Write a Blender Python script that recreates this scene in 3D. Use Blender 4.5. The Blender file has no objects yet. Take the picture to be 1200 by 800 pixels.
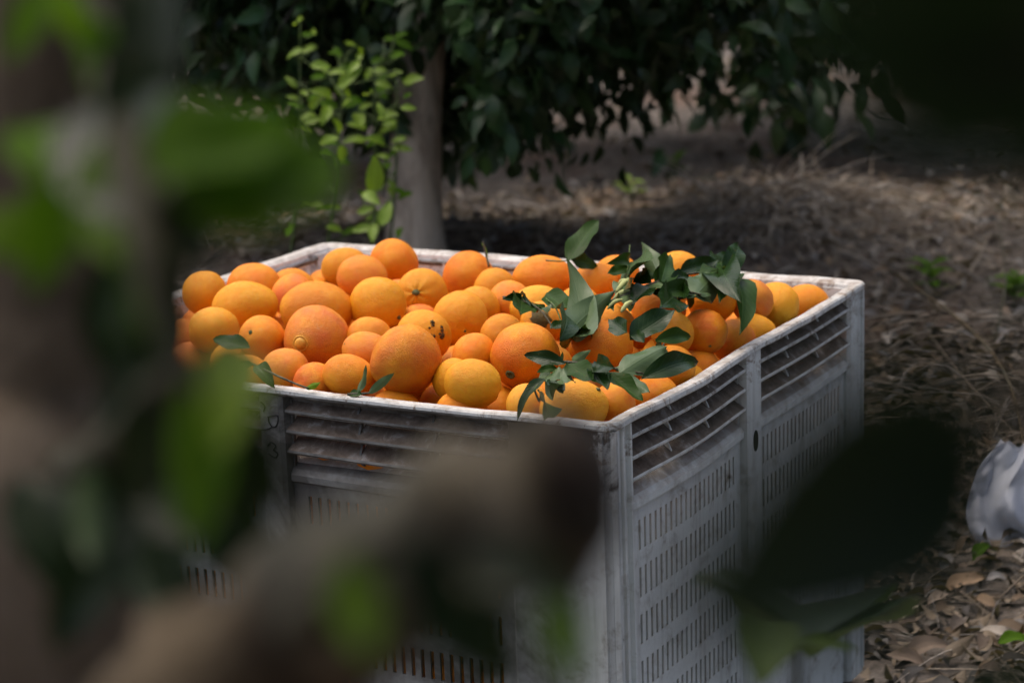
import bpy, math, random
import numpy as np
from mathutils import Vector, Matrix

random.seed(7)
RNG = np.random.default_rng(7)
SC = bpy.context.scene

# ------------------------------------------------------------------ camera
CAM_Z = 1.57652
RM = Matrix(((0.9992889, 0.0377042, 0.0), (-0.0087355, 0.2315208, -0.9727907), (-0.0366783, 0.9720990, 0.2316856)))
CAM = Vector((0.0, 0.0, CAM_Z))
FPX = 2535.2                      # focal length in pixels of a 1200 pixel wide picture
cam_data = bpy.data.cameras.new('camera')
cam_data.lens = 76.056; cam_data.sensor_width = 36.0; cam_data.sensor_fit = 'HORIZONTAL'
cam_data.clip_start = 0.05; cam_data.clip_end = 600.0
cam_data.dof.use_dof = True
cam_data.dof.focus_distance = 3.16
cam_data.dof.aperture_fstop = 4.5
cam_ob = bpy.data.objects.new('camera', cam_data)
SC.collection.objects.link(cam_ob)
cam_ob.matrix_world = Matrix.Translation(CAM) @ RM.to_4x4()
SC.camera = cam_ob

# ------------------------------------------------------------------ light
SUN_EL, SUN_AZ = math.radians(70), math.radians(-45)      # azimuth from +Y towards +X
world = bpy.data.worlds.new('World'); SC.world = world; world.use_nodes = True
wn = world.node_tree.nodes; wl = world.node_tree.links
bg = wn['Background']
sky = wn.new('ShaderNodeTexSky'); sky.sky_type = 'NISHITA'; sky.sun_disc = False
sky.sun_elevation = SUN_EL; sky.sun_rotation = SUN_AZ
sky.air_density = 0.7; sky.dust_density = 7.0; sky.ozone_density = 0.4
wl.new(sky.outputs['Color'], bg.inputs['Color']); bg.inputs['Strength'].default_value = 0.14
sun = bpy.data.lights.new('sun', 'SUN'); sun.energy = 0.5; sun.angle = math.radians(110); sun.color = (1.0, 0.91, 0.78)
sun_ob = bpy.data.objects.new('sun', sun); SC.collection.objects.link(sun_ob)
sd = Vector((math.sin(SUN_AZ) * math.cos(SUN_EL), math.cos(SUN_AZ) * math.cos(SUN_EL), math.sin(SUN_EL)))
sun_ob.rotation_euler = sd.to_track_quat('Z', 'Y').to_euler(); sun_ob.location = (3, 3, 8)
SC.view_settings.view_transform = 'Standard'; SC.view_settings.look = 'None'
SC.view_settings.exposure = 0.95; SC.view_settings.gamma = 1.0; SC.view_settings.use_curve_mapping = False
SC.render.engine = 'CYCLES'
SC.cycles.use_denoising = True
SC.cycles.max_bounces = 6; SC.cycles.transparent_max_bounces = 6

# ------------------------------------------------------------------ helpers
def tag(o, label=None, cat=None, group=None, kind=None):
    if label: o['label'] = label
    if cat: o['category'] = cat
    if group: o['group'] = group
    if kind: o['kind'] = kind
    return o

def link(o, parent=None):
    SC.collection.objects.link(o)
    if parent is not None: o.parent = parent
    return o

def mesh(name, verts, faces, mat=None, smooth=True, uv=None, col=None, tint=None):
    me = bpy.data.meshes.new(name)
    verts = np.asarray(verts, dtype=np.float32)
    if isinstance(faces, np.ndarray):
        nf, k = faces.shape
        me.vertices.add(len(verts)); me.vertices.foreach_set('co', verts.ravel())
        me.loops.add(nf * k); me.loops.foreach_set('vertex_index', faces.astype(np.int32).ravel())
        me.polygons.add(nf); me.polygons.foreach_set('loop_start', np.arange(0, nf * k, k, dtype=np.int32))
        me.update(calc_edges=True)
    else:
        me.from_pydata([tuple(v) for v in verts], [], faces); me.update()
    if smooth: me.polygons.foreach_set('use_smooth', np.ones(len(me.polygons), dtype=bool))
    idx = None
    if uv is not None:
        idx = np.empty(len(me.loops), dtype=np.int32); me.loops.foreach_get('vertex_index', idx)
        l = me.uv_layers.new(name='UVMap'); l.data.foreach_set('uv', np.asarray(uv, dtype=np.float32)[idx].ravel())
    if col is not None:
        a = me.color_attributes.new('col', 'FLOAT_COLOR', 'POINT')
        c = np.ones((len(verts), 4), dtype=np.float32); c[:, :3] = col; a.data.foreach_set('color', c.ravel())
    if tint is not None:
        a = me.attributes.new('tint', 'FLOAT', 'POINT'); a.data.foreach_set('value', np.asarray(tint, dtype=np.float32))
    if mat is not None: me.materials.append(mat)
    return me

def obj(name, me, parent=None, mw=None):
    o = bpy.data.objects.new(name, me); link(o, parent)
    if mw is not None: o.matrix_local = mw
    return o

def empty(name, loc, rz=0.0):
    o = bpy.data.objects.new(name, None); o.empty_display_size = 0.1
    link(o); o.location = loc; o.rotation_euler = (0, 0, rz); return o

def ray(px, py): return RM @ Vector((px - 600, -(py - 400), -FPX))
def at(px, py, z):                # the point of height z seen at that pixel of the photograph
    r = ray(px, py); return CAM + r * ((z - CAM_Z) / r.z)
def atd(px, py, d):               # the point at that camera depth
    return CAM + ray(px, py) * (d / FPX)
def proj(P):
    q = (np.asarray(P) - np.array(CAM)) @ np.array(RM)
    return 600 + FPX * q[..., 0] / -q[..., 2], 400 - FPX * q[..., 1] / -q[..., 2], -q[..., 2]
CAMR = RM @ Vector((1, 0, 0)); CAMU = RM @ Vector((0, 1, 0)); CAMB = RM @ Vector((0, 0, 1))

def tube(path, radii, seg=8, cap=True, jitter=0.0):
    path = [Vector(p) for p in path]; n = len(path)
    V = []; F = []
    t0 = (path[1] - path[0]).normalized()
    ref = t0.orthogonal().normalized()
    for i, p in enumerate(path):
        t = (path[min(i + 1, n - 1)] - path[max(i - 1, 0)]).normalized()
        ref = (ref - t * ref.dot(t)).normalized(); b = t.cross(ref)
        for k in range(seg):
            a = 2 * math.pi * k / seg
            r = radii[i] * (1 + jitter * random.uniform(-1, 1))
            V.append(p + (ref * math.cos(a) + b * math.sin(a)) * r)
    for i in range(n - 1):
        for k in range(seg):
            k2 = (k + 1) % seg
            F.append((i * seg + k, i * seg + k2, (i + 1) * seg + k2, (i + 1) * seg + k))
    if cap:
        F.append(tuple(range(seg - 1, -1, -1))); F.append(tuple((n - 1) * seg + k for k in range(seg)))
    return V, F

def spline(pts, n):
    pts = [Vector(p) for p in pts]; P = [pts[0]] + pts + [pts[-1]]; out = []
    for j in range(n + 1):
        s = j / n * (len(pts) - 1); i = min(int(s), len(pts) - 2); t = s - i
        a, b, c, d = P[i], P[i + 1], P[i + 2], P[i + 3]
        out.append(0.5 * ((2 * b) + (c - a) * t + (2 * a - 5 * b + 4 * c - d) * t * t + (3 * b - a - 3 * c + d) * t ** 3))
    return out

# ------------------------------------------------------------------ materials
class NT:
    def __init__(s, name):
        s.m = bpy.data.materials.new(name); s.m.use_nodes = True
        s.t = s.m.node_tree; s.n = s.t.nodes; s.p = s.n['Principled BSDF']; s.out = s.n['Material Output']
    def new(s, typ, **kw):
        nd = s.n.new(typ)
        for k, v in kw.items():
            if k in nd.inputs.keys() if hasattr(nd.inputs, 'keys') else False: nd.inputs[k].default_value = v
            else: setattr(nd, k, v)
        return nd
    def l(s, a, b): s.t.links.new(a, b)
    def noise(s, scale, detail=3.0, rough=0.55, vec=None, dist=0.0):
        nd = s.n.new('ShaderNodeTexNoise'); nd.inputs['Scale'].default_value = scale; nd.inputs['Detail'].default_value = detail
        nd.inputs['Roughness'].default_value = rough; nd.inputs['Distortion'].default_value = dist
        if vec is not None: s.l(vec, nd.inputs['Vector'])
        return nd.outputs['Fac']
    def ramp(s, fac, stops, interp='LINEAR'):
        r = s.n.new('ShaderNodeValToRGB'); r.color_ramp.interpolation = interp
        e = r.color_ramp.elements
        while len(e) < len(stops): e.new(0.5)
        for i, (p, c) in enumerate(stops):
            e[i].position = p; e[i].color = (c if len(c) == 4 else (*c, 1)) if hasattr(c, '__len__') else (c, c, c, 1)
        s.l(fac, r.inputs['Fac']); return r.outputs['Color']
    def mix(s, fac, a, b, typ='MIX'):
        m = s.n.new('ShaderNodeMix'); m.data_type = 'RGBA'; m.blend_type = typ
        for i, v in ((0, fac), (6, a), (7, b)):
            if hasattr(v, 'is_linked') or hasattr(v, 'links'): s.l(v, m.inputs[i])
            elif i == 0: m.inputs[0].default_value = v
            else: m.inputs[i].default_value = (*v, 1) if len(v) == 3 else v
        return m.outputs[2]
    def math(s, op, a, b=0.0, c=None, clamp=False):
        m = s.n.new('ShaderNodeMath'); m.operation = op; m.use_clamp = clamp
        for i, v in enumerate((a, b) if c is None else (a, b, c)):
            if hasattr(v, 'links'): s.l(v, m.inputs[i])
            else: m.inputs[i].default_value = v
        return m.outputs[0]
    def bump(s, h, strength, dist=0.01, normal=None):
        b = s.n.new('ShaderNodeBump'); b.inputs['Strength'].default_value = strength; b.inputs['Distance'].default_value = dist
        s.l(h, b.inputs['Height'])
        if normal is not None: s.l(normal, b.inputs['Normal'])
        return b.outputs['Normal']
    def coord(s, which='Object'):
        return s.n.new('ShaderNodeTexCoord').outputs[which]
    def coordz(s, co):
        q = s.n.new('ShaderNodeSeparateXYZ'); s.l(co, q.inputs[0]); return q.outputs[2]
    def setp(s, **kw):
        names = dict(col='Base Color', rough='Roughness', normal='Normal', spec='Specular IOR Level')
        for k, v in kw.items():
            i = s.p.inputs[names[k]]
            if hasattr(v, 'links'): s.l(v, i)
            else: i.default_value = (*v, 1) if hasattr(v, '__len__') else v
        return s.m

def leaf_material(name, top, under, rough=0.36, trans=0.18, var=0.35, spec=0.3, use_col=False):
    g = NT(name)
    geo = g.n.new('ShaderNodeNewGeometry'); oi = g.n.new('ShaderNodeObjectInfo')
    uv = g.n.new('ShaderNodeUVMap'); uv.uv_map = 'UVMap'
    sep = g.n.new('ShaderNodeSeparateXYZ'); g.l(uv.outputs[0], sep.inputs[0])
    t, s = sep.outputs[0], sep.outputs[1]
    sa = g.math('ABSOLUTE', s)
    mid = g.math('SUBTRACT', 1.0, g.math('MULTIPLY', sa, 14.0), clamp=True)
    side = g.math('FRACT', g.math('SUBTRACT', g.math('MULTIPLY', t, 9.0), g.math('MULTIPLY', sa, 2.2)))
    side = g.math('SUBTRACT', 1.0, g.math('MULTIPLY', g.math('ABSOLUTE', g.math('SUBTRACT', side, 0.5)), 9.0), clamp=True)
    vein = g.math('MAXIMUM', mid, g.math('MULTIPLY', side, 0.35))
    nz = g.noise(9.0, 3, vec=geo.outputs['Position'])
    nz2 = g.noise(60.0, 3, vec=geo.outputs['Position'])
    c = g.mix(g.math('MULTIPLY', vein, 0.45), top, tuple(min(1, 2.2 * x + 0.02) for x in top))
    if use_col:
        at_ = g.n.new('ShaderNodeVertexColor'); at_.layer_name = 'col'
        c = g.mix(1.0, c, at_.outputs['Color'], 'MULTIPLY')
    f = g.math('ADD', g.math('MULTIPLY', nz, 0.7), g.math('MULTIPLY', oi.outputs['Random'], 0.5))
    c = g.mix(1.0, c, g.ramp(f, [(0.15, 1 - var), (0.85, 1 + var * 0.6)]), 'MULTIPLY')
    c = g.mix(g.math('MULTIPLY', g.math('GREATER_THAN', nz2, 0.68), 0.35), c, (0.10, 0.075, 0.03))
    c = g.mix(geo.outputs['Backfacing'], c, under)
    nrm = g.bump(g.math('ADD', g.math('MULTIPLY', vein, -0.6), g.math('MULTIPLY', nz2, 0.5)), 0.35, 0.002)
    g.setp(col=c, rough=rough, normal=nrm, spec=spec)
    tr = g.n.new('ShaderNodeBsdfTranslucent'); g.l(g.mix(1.0, c, (1.9, 2.0, 0.7), 'MULTIPLY'), tr.inputs['Color']); g.l(nrm, tr.inputs['Normal'])
    ms = g.n.new('ShaderNodeMixShader'); ms.inputs[0].default_value = trans
    g.l(g.p.outputs[0], ms.inputs[1]); g.l(tr.outputs[0], ms.inputs[2]); g.l(ms.outputs[0], g.out.inputs['Surface'])
    return g.m

M = {}
M['leaf'] = leaf_material('citrus_leaf', (0.012, 0.026, 0.010), (0.05, 0.08, 0.04))
M['leaf_far'] = leaf_material('citrus_leaf_crown', (0.022, 0.050, 0.016), (0.045, 0.075, 0.035), rough=0.34, spec=0.32, use_col=True)
M['leaf_young'] = leaf_material('young_leaf', (0.17, 0.27, 0.03), (0.20, 0.29, 0.06), rough=0.42, trans=0.35, var=0.3)
M['leaf_mid'] = leaf_material('mid_green_leaf', (0.072, 0.155, 0.010), (0.09, 0.17, 0.016), rough=0.6, trans=0.45, spec=0.10)
M['leaf_olive'] = leaf_material('olive_leaf', (0.05, 0.085, 0.016), (0.07, 0.11, 0.03), rough=0.6, trans=0.2, spec=0.15)
M['leaf_cut'] = leaf_material('cut_leaf', (0.011, 0.030, 0.006), (0.065, 0.105, 0.045), rough=0.27, trans=0.06, spec=0.15)
M['leaf_cut_light'] = leaf_material('cut_leaf_light', (0.020, 0.048, 0.008), (0.075, 0.115, 0.05), rough=0.36, trans=0.08, spec=0.06)
M['litter'] = leaf_material('dead_leaf', (1.0, 1.0, 1.0), (0.20, 0.16, 0.115), rough=0.75, trans=0.05, var=0.4, use_col=True)

def bark(name, a, b, c, scale=1.0):
    g = NT(name); co = g.coord('Object')
    mp = g.n.new('ShaderNodeMapping'); mp.inputs['Scale'].default_value = (1, 1, 0.3); g.l(co, mp.inputs['Vector'])
    n1 = g.noise(14 * scale, 5, 0.65, mp.outputs[0], 0.6); n2 = g.noise(70 * scale, 4, 0.6, mp.outputs[0]); n3 = g.noise(5 * scale, 2, 0.5, co)
    col = g.ramp(n1, [(0.3, a), (0.52, b), (0.72, c)])
    col = g.mix(g.ramp(n3, [(0.5, 0.0), (0.7, 0.5)]), col, (0.16, 0.17, 0.14))
    h = g.math('ADD', n1, g.math('MULTIPLY', n2, 0.4))
    return g.setp(col=col, rough=0.85, normal=g.bump(h, 0.8, 0.012), spec=0.2)
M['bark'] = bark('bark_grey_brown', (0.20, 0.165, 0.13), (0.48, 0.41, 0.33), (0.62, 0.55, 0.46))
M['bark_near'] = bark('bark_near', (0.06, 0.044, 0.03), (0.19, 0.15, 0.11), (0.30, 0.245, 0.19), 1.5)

M['bark_dark'] = bark('bark_dark', (0.02, 0.016, 0.012), (0.06, 0.05, 0.04), (0.11, 0.09, 0.07))
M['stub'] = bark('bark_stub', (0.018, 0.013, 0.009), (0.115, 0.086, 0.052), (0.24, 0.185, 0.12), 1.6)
M['sawn'] = bark('sawn_end', (0.03, 0.02, 0.015), (0.06, 0.045, 0.035), (0.10, 0.08, 0.06), 4)
M['twig'] = bark('twig_bark', (0.035, 0.035, 0.022), (0.09, 0.085, 0.055), (0.15, 0.14, 0.10), 6)
M['green_stem'] = bark('green_stem', (0.04, 0.07, 0.02), (0.09, 0.14, 0.04), (0.14, 0.19, 0.07), 6)

def orange_mat():
    g = NT('orange_peel'); oi = g.n.new('ShaderNodeObjectInfo'); co = g.coord('Object')
    vm = g.n.new('ShaderNodeVectorMath'); vm.operation = 'ADD'
    cb = g.n.new('ShaderNodeCombineXYZ'); r10 = g.math('MULTIPLY', oi.outputs['Random'], 37.0)
    for i in range(3): g.l(r10, cb.inputs[i])
    g.l(co, vm.inputs[0]); g.l(cb.outputs[0], vm.inputs[1]); v = vm.outputs[0]
    at_ = g.n.new('ShaderNodeAttribute'); at_.attribute_name = 'tint'
    big = g.noise(1.3, 3, 0.5, v); medium = g.noise(5, 3, 0.55, v); fine = g.noise(34, 2, 0.5, v)
    c = g.mix(g.ramp(big, [(0.35, 0.0), (0.66, 0.75)]), oi.outputs['Color'], (0.76, 0.31, 0.006))
    c = g.mix(g.ramp(medium, [(0.45, 0.0), (0.75, 0.35)]), c, (0.70, 0.15, 0.008))
    c = g.mix(at_.outputs['Fac'], c, (0.64, 0.38, 0.02))
    vo = g.n.new('ShaderNodeTexVoronoi'); vo.inputs['Scale'].default_value = 34.0; g.l(v, vo.inputs['Vector'])
    pore = g.ramp(vo.outputs['Distance'], [(0.05, 0.0), (0.32, 1.0)])
    c = g.mix(g.math('MULTIPLY', g.math('SUBTRACT', 1.0, pore), 0.30), c, (0.50, 0.13, 0.015))
    # scuffs and dusty freckles of the peel
    sc_ = g.noise(7.5, 5, 0.7, v, 1.0)
    c = g.mix(g.ramp(sc_, [(0.60, 0.0), (0.74, 0.55)]), c, (0.50, 0.33, 0.14))
    fr = g.noise(22, 2, 0.6, v)
    c = g.mix(g.ramp(fr, [(0.67, 0.0), (0.74, 0.65)]), c, (0.22, 0.10, 0.03))
    h = g.math('ADD', g.math('MULTIPLY', pore, 0.6), g.math('MULTIPLY', fine, 0.5))
    h2 = g.math('ADD', h, g.math('MULTIPLY', medium, 0.5))
    return g.setp(col=c, rough=g.ramp(medium, [(0.3, 0.40), (0.7, 0.56)]), normal=g.bump(h2, 0.34, 0.03), spec=0.26)
M['orange'] = orange_mat()

def plain(name, col, rough=0.7, scale=60, amt=0.4, spec=0.3, bump=0.3):
    g = NT(name); n = g.noise(scale, 4, 0.6, g.coord('Object'))
    c = g.mix(1.0, col, g.ramp(n, [(0.3, 1 - amt), (0.7, 1 + amt)]), 'MULTIPLY')
    return g.setp(col=c, rough=rough, spec=spec, normal=g.bump(n, bump, 0.004))
M['bark_black'] = plain('shade_black_bark', (0.010, 0.009, 0.007), 0.95, 30, 0.6, 0.1)  # near-black colour stands in for the shade beside the near trunk
M['calyx'] = plain('calyx', (0.10, 0.11, 0.045), 0.8, 3)
M['nub'] = plain('navel_nub', (0.55, 0.27, 0.03), 0.55, 4, 0.35)
M['scab'] = plain('scab', (0.12, 0.075, 0.03), 0.9, 9, 0.9, bump=1.0)
M['greenpatch'] = plain('green_patch', (0.10, 0.075, 0.02), 0.6, 3, 0.5)
M['bud'] = plain('pale_bud', (0.30, 0.33, 0.13), 0.7, 30, 0.4)
M['ink'] = plain('marker_ink', (0.018, 0.018, 0.02), 0.8, 90, 0.5)
M['hole'] = plain('dark_hole', (0.012, 0.014, 0.016), 0.9)
M['straw'] = None

def plastic():
    g = NT('bin_plastic'); co = g.coord('Object'); geo = g.n.new('ShaderNodeNewGeometry')
    sep = g.n.new('ShaderNodeSeparateXYZ'); g.l(geo.outputs['Normal'], sep.inputs[0]); nz = sep.outputs[2]
    n1 = g.noise(3.0, 5, 0.65, co, 0.4); n2 = g.noise(26, 5, 0.7, co, 0.5); n3 = g.noise(110, 3, 0.6, co)
    mp = g.n.new('ShaderNodeMapping'); mp.inputs['Scale'].default_value = (1, 1, 0.06); g.l(co, mp.inputs['Vector'])
    st = g.noise(38, 4, 0.6, mp.outputs[0])
    c = g.ramp(n1, [(0.3, (0.64, 0.72, 0.73)), (0.7, (0.76, 0.82, 0.82))])
    c = g.mix(g.ramp(st, [(0.48, 0.0), (0.74, 0.5)]), c, (0.20, 0.19, 0.17))
    c = g.mix(g.ramp(n2, [(0.52, 0.0), (0.68, 0.5)]), c, (0.20, 0.16, 0.12))
    c = g.mix(g.ramp(n2, [(0.66, 0.0), (0.74, 0.8)]), c, (0.10, 0.055, 0.03))
    dust = g.math('MULTIPLY', g.ramp(nz, [(0.35, 0.0), (0.75, 0.95)]), g.ramp(n2, [(0.28, 0.35), (0.50, 1.0)]))
    c = g.mix(g.math('MULTIPLY', dust, 0.8), c, (0.20, 0.15, 0.11))
    top = g.math('MULTIPLY', g.math('GREATER_THAN', g.coordz(co), 0.735), g.ramp(g.noise(21, 6, 0.8, co, 1.5), [(0.40, 0.0), (0.62, 0.6)]))
    c = g.mix(top, c, (0.66, 0.66, 0.64))
    # black smear on the front face next to the near corner
    sub = g.n.new('ShaderNodeVectorMath'); sub.operation = 'DISTANCE'; sub.inputs[1].default_value = (0.485, -0.510, 0.70)
    g.l(co, sub.inputs[0])
    d = g.math('ADD', sub.outputs['Value'], g.math('MULTIPLY', g.math('SUBTRACT', n2, 0.5), 0.16))
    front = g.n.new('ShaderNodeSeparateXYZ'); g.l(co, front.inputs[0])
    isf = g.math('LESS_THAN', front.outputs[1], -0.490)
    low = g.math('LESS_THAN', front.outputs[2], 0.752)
    c = g.mix(g.math('MULTIPLY', g.math('MULTIPLY', isf, low), g.ramp(d, [(0.075, 0.93), (0.10, 0.0)])), c, (0.022, 0.018, 0.016))
    rust = g.math('MULTIPLY', g.math('GREATER_THAN', front.outputs[2], 0.70), g.ramp(g.noise(34, 6, 0.78, co, 0.9), [(0.53, 0.0), (0.62, 0.75)]))
    c = g.mix(rust, c, (0.15, 0.095, 0.055))
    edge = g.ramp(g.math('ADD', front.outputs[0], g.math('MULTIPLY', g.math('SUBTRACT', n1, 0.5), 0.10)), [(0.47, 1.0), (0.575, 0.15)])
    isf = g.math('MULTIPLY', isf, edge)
    front_grime_shade = g.math('MULTIPLY', isf, g.ramp(g.noise(5, 5, 0.7, co, 0.6), [(0.30, 0.6), (0.55, 0.95)]))
    c = g.mix(g.math('MULTIPLY', front_grime_shade, low), c, (0.032, 0.031, 0.029))  # whole front darkened: grime together with tree shade put into the colour
    h = g.math('ADD', g.math('MULTIPLY', n2, 0.6), g.math('MULTIPLY', n3, 0.4))
    return g.setp(col=c, rough=g.ramp(n2, [(0.3, 0.48), (0.7, 0.75)]), normal=g.bump(h, 0.28, 0.006), spec=0.4)
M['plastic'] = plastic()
def grime():
    g = NT('bin_grime'); co = g.coord('Object'); n1 = g.noise(30, 5, 0.7, co, 0.5); n2 = g.noise(120, 4, 0.7, co)
    c = g.ramp(n1, [(0.36, (0.075, 0.058, 0.045)), (0.55, (0.14, 0.115, 0.095)), (0.70, (0.27, 0.26, 0.25))])
    return g.setp(col=c, rough=0.85, spec=0.2, normal=g.bump(n2, 0.5, 0.004))
M['grime'] = grime()

def ground_mat():
    g = NT('soil'); co = g.coord('Object')
    a = g.noise(0.9, 4, 0.6, co); b = g.noise(7, 5, 0.7, co); c_ = g.noise(45, 5, 0.7, co); d = g.noise(160, 3, 0.6, co)
    c = g.ramp(b, [(0.3, (0.065, 0.055, 0.046)), (0.5, (0.13, 0.113, 0.097)), (0.72, (0.21, 0.187, 0.165))])
    c = g.mix(g.ramp(a, [(0.48, 0.0), (0.66, 0.75)]), c, (0.14, 0.085, 0.058))
    c = g.mix(1.0, c, g.ramp(c_, [(0.3, 0.55), (0.7, 1.5)]), 'MULTIPLY')
    h = g.math('ADD', b, g.math('ADD', g.math('MULTIPLY', c_, 0.6), g.math('MULTIPLY', d, 0.25)))
    return g.setp(col=c, rough=0.95, normal=g.bump(h, 1.0, 0.03), spec=0.15)
M['soil'] = ground_mat()

def vcol_mat(name, rough):
    g = NT(name); a = g.n.new('ShaderNodeVertexColor'); a.layer_name = 'col'
    n = g.noise(40, 3, 0.6, g.coord('Object'))
    c = g.mix(1.0, a.outputs['Color'], g.ramp(n, [(0.3, 0.7), (0.7, 1.25)]), 'MULTIPLY')
    return g.setp(col=c, rough=rough, spec=0.25)
M['straw'] = vcol_mat('dry_straw', 0.75)

def bag_mat():
    g = NT('plastic_film'); co = g.coord('Object')
    n = g.noise(7, 4, 0.6, co); n2 = g.noise(30, 4, 0.6, co)
    c = g.ramp(n, [(0.35, (0.68, 0.74, 0.86)), (0.6, (0.82, 0.86, 0.92))])
    c = g.mix(g.ramp(g.noise(4.2, 2, 0.5, co, 0.8), [(0.56, 0.0), (0.62, 0.55)]), c, (0.25, 0.38, 0.62))
    c = g.mix(g.ramp(n2, [(0.64, 0.0), (0.72, 0.6)]), c, (0.16, 0.14, 0.12))
    g.setp(col=c, rough=0.32, normal=g.bump(n2, 0.4, 0.01), spec=0.5)
    tr = g.n.new('ShaderNodeBsdfTranslucent'); g.l(c, tr.inputs['Color'])
    ms = g.n.new('ShaderNodeMixShader'); ms.inputs[0].default_value = 0.3
    g.l(g.p.outputs[0], ms.inputs[1]); g.l(tr.outputs[0], ms.inputs[2]); g.l(ms.outputs[0], g.out.inputs['Surface'])
    return g.m
M['film'] = bag_mat()

# ------------------------------------------------------------------ leaves
def leaf_grid(L=1.0, W=0.45, fold=0.25, curl=0.2, wave=0.0, n=8, m=2, seed=0, petiole=0.06):
    """a citrus leaf along +x, its upper side +z"""
    r = random.Random(seed); ph = r.uniform(0, 6); tw = r.uniform(-0.25, 0.25)
    V = []; UV = []
    for i in range(n + 1):
        t = i / n
        w = W * 0.5 * (math.sin(math.pi * min(1, t ** 0.82)) ** 0.75 if 0 < t < 1 else 0.0)
        w = max(w * (1 - 0.18 * t), 0.012 * L)
        if i == n: w = 0.002 * L
        zc = curl * L * (-(t - 0.35) ** 2 * 1.2 + 0.147)
        for j in range(-m, m + 1):
            s = j / m
            y = s * w
            z = zc + abs(y) * fold + wave * W * math.sin(t * 11 + ph + (2 if s > 0 else 0)) * s * s + tw * y * t
            V.append((t * L, y, z)); UV.append((t, s))
    F = []
    k = 2 * m + 1
    for i in range(n):
        for j in range(2 * m):
            a = i * k + j; F.append((a, a + k, a + k + 1, a + 1))
    return np.array(V), np.array(F), np.array(UV)

def leaf_frame(base, tip, nrm):
    base = Vector(base); tip = Vector(tip); x = (tip - base); L = x.length; x.normalize()
    nrm = Vector(nrm); z = (nrm - x * nrm.dot(x))
    if z.length < 1e-4: z = x.orthogonal()
    z.normalize(); y = z.cross(x)
    m3 = Matrix((x, y, z)).transposed() * L
    return Matrix.Translation(base) @ m3.to_4x4()

def mass_leaves(base, direc, nrm, L, W, fold=0.25, curl=0.25, n=3, col=None):
    """many leaves in one mesh; all arrays of N rows"""
    N = len(base)
    x = direc / np.linalg.norm(direc, axis=1, keepdims=True)
    z = nrm - x * np.sum(nrm * x, axis=1, keepdims=True); z /= np.linalg.norm(z, axis=1, keepdims=True) + 1e-9
    y = np.cross(z, x)
    lv, lf, luv = leaf_grid(1, 1, fold * 0.45, curl, 0, n, 1)
    P = base[:, None, :] + (lv[None, :, 0:1] * x[:, None, :] + lv[None, :, 2:3] * z[:, None, :]) * L[:, None, None] \
        + lv[None, :, 1:2] * y[:, None, :] * W[:, None, None]
    nv = len(lv)
    F = (lf[None] + (np.arange(N) * nv)[:, None, None]).reshape(-1, 4)
    C = None if col is None else np.repeat(col, nv, axis=0)
    return P.reshape(-1, 3), F, np.tile(luv, (N, 1)), C

LEAFMESH = {}
def leaf_meshes(matname, k=6, W=0.46, fold=0.3, curl=0.3, n=7, m=2):
    key = (matname, k, W, curl)
    if key not in LEAFMESH:
        LEAFMESH[key] = []
        for i in range(k):
            v, f, uv = leaf_grid(1, W * random.uniform(0.85, 1.15), fold * random.uniform(0.6, 1.3), curl * random.uniform(0.3, 1.5), 0.05, n, m, i)
            LEAFMESH[key].append(mesh('leaf', v, f, M[matname], True, uv, np.tile(np.array((1.0, 1.0, 1.0)) * random.uniform(0.7, 1.5), (len(v), 1))))
    return LEAFMESH[key]

# ------------------------------------------------------------------ ground
def gh(x, y):
    x = np.asarray(x, dtype=float); y = np.asarray(y, dtype=float)
    berm = 0.26 * np.exp(-((y - 7.1 + 0.1 * x) / 1.25) ** 2)
    w = 0.018 * np.sin(2.1 * x + 1.3 * y) + 0.014 * np.sin(4.7 * x - 3.1 * y + 1) + 0.010 * np.sin(9.3 * x + 7.7 * y + 2) + 0.006 * np.sin(19 * x - 14 * y)
    near = np.clip((np.hypot(x + 0.12, (y - 3.64)) - 0.8) / 0.4, 0, 1)
    return berm * 1.0 + (w - 0.02) * near - 0.004
def axis(a, b, step, far):
    mid = np.arange(a, b + step, step); out = []
    d = step
    p = b
    while p < far: d *= 1.35; p += d; out.append(p)
    out2 = []; d = step; p = a
    while p > -far: d *= 1.35; p -= d; out2.append(p)
    return np.array(out2[::-1] + list(mid) + out)
gx = axis(-5, 6, 0.06, 260); gy = axis(-2, 11, 0.06, 260)
X, Y = np.meshgrid(gx, gy)
fade = np.clip(1 - (np.maximum(np.abs(X), np.abs(Y - 4)) - 12) / 30, 0, 1)
Z = gh(X, Y) * fade + RNG.normal(0, 0.005, X.shape) * fade
inbin = (np.abs(X + 0.12) < 1.0) & (np.abs(Y - 3.64) < 1.0); Z[inbin] = np.minimum(Z[inbin], -0.002)
nx, ny = len(gx), len(gy)
ii = (np.arange(ny - 1)[:, None] * nx + np.arange(nx - 1)[None, :]).ravel()
GF = np.stack([ii, ii + 1, ii + 1 + nx, ii + nx], 1)
tag(obj('ground', mesh('ground', np.stack([X, Y, Z], -1).reshape(-1, 3), GF, M['soil'])), kind='structure')

def ground_hit(px, py):
    z = 0.0
    for _ in range(40):
        p = at(px, py, z); z = 0.5 * z + 0.5 * float(gh(p.x, p.y))
    return Vector((p.x, p.y, float(gh(p.x, p.y))))

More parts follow.
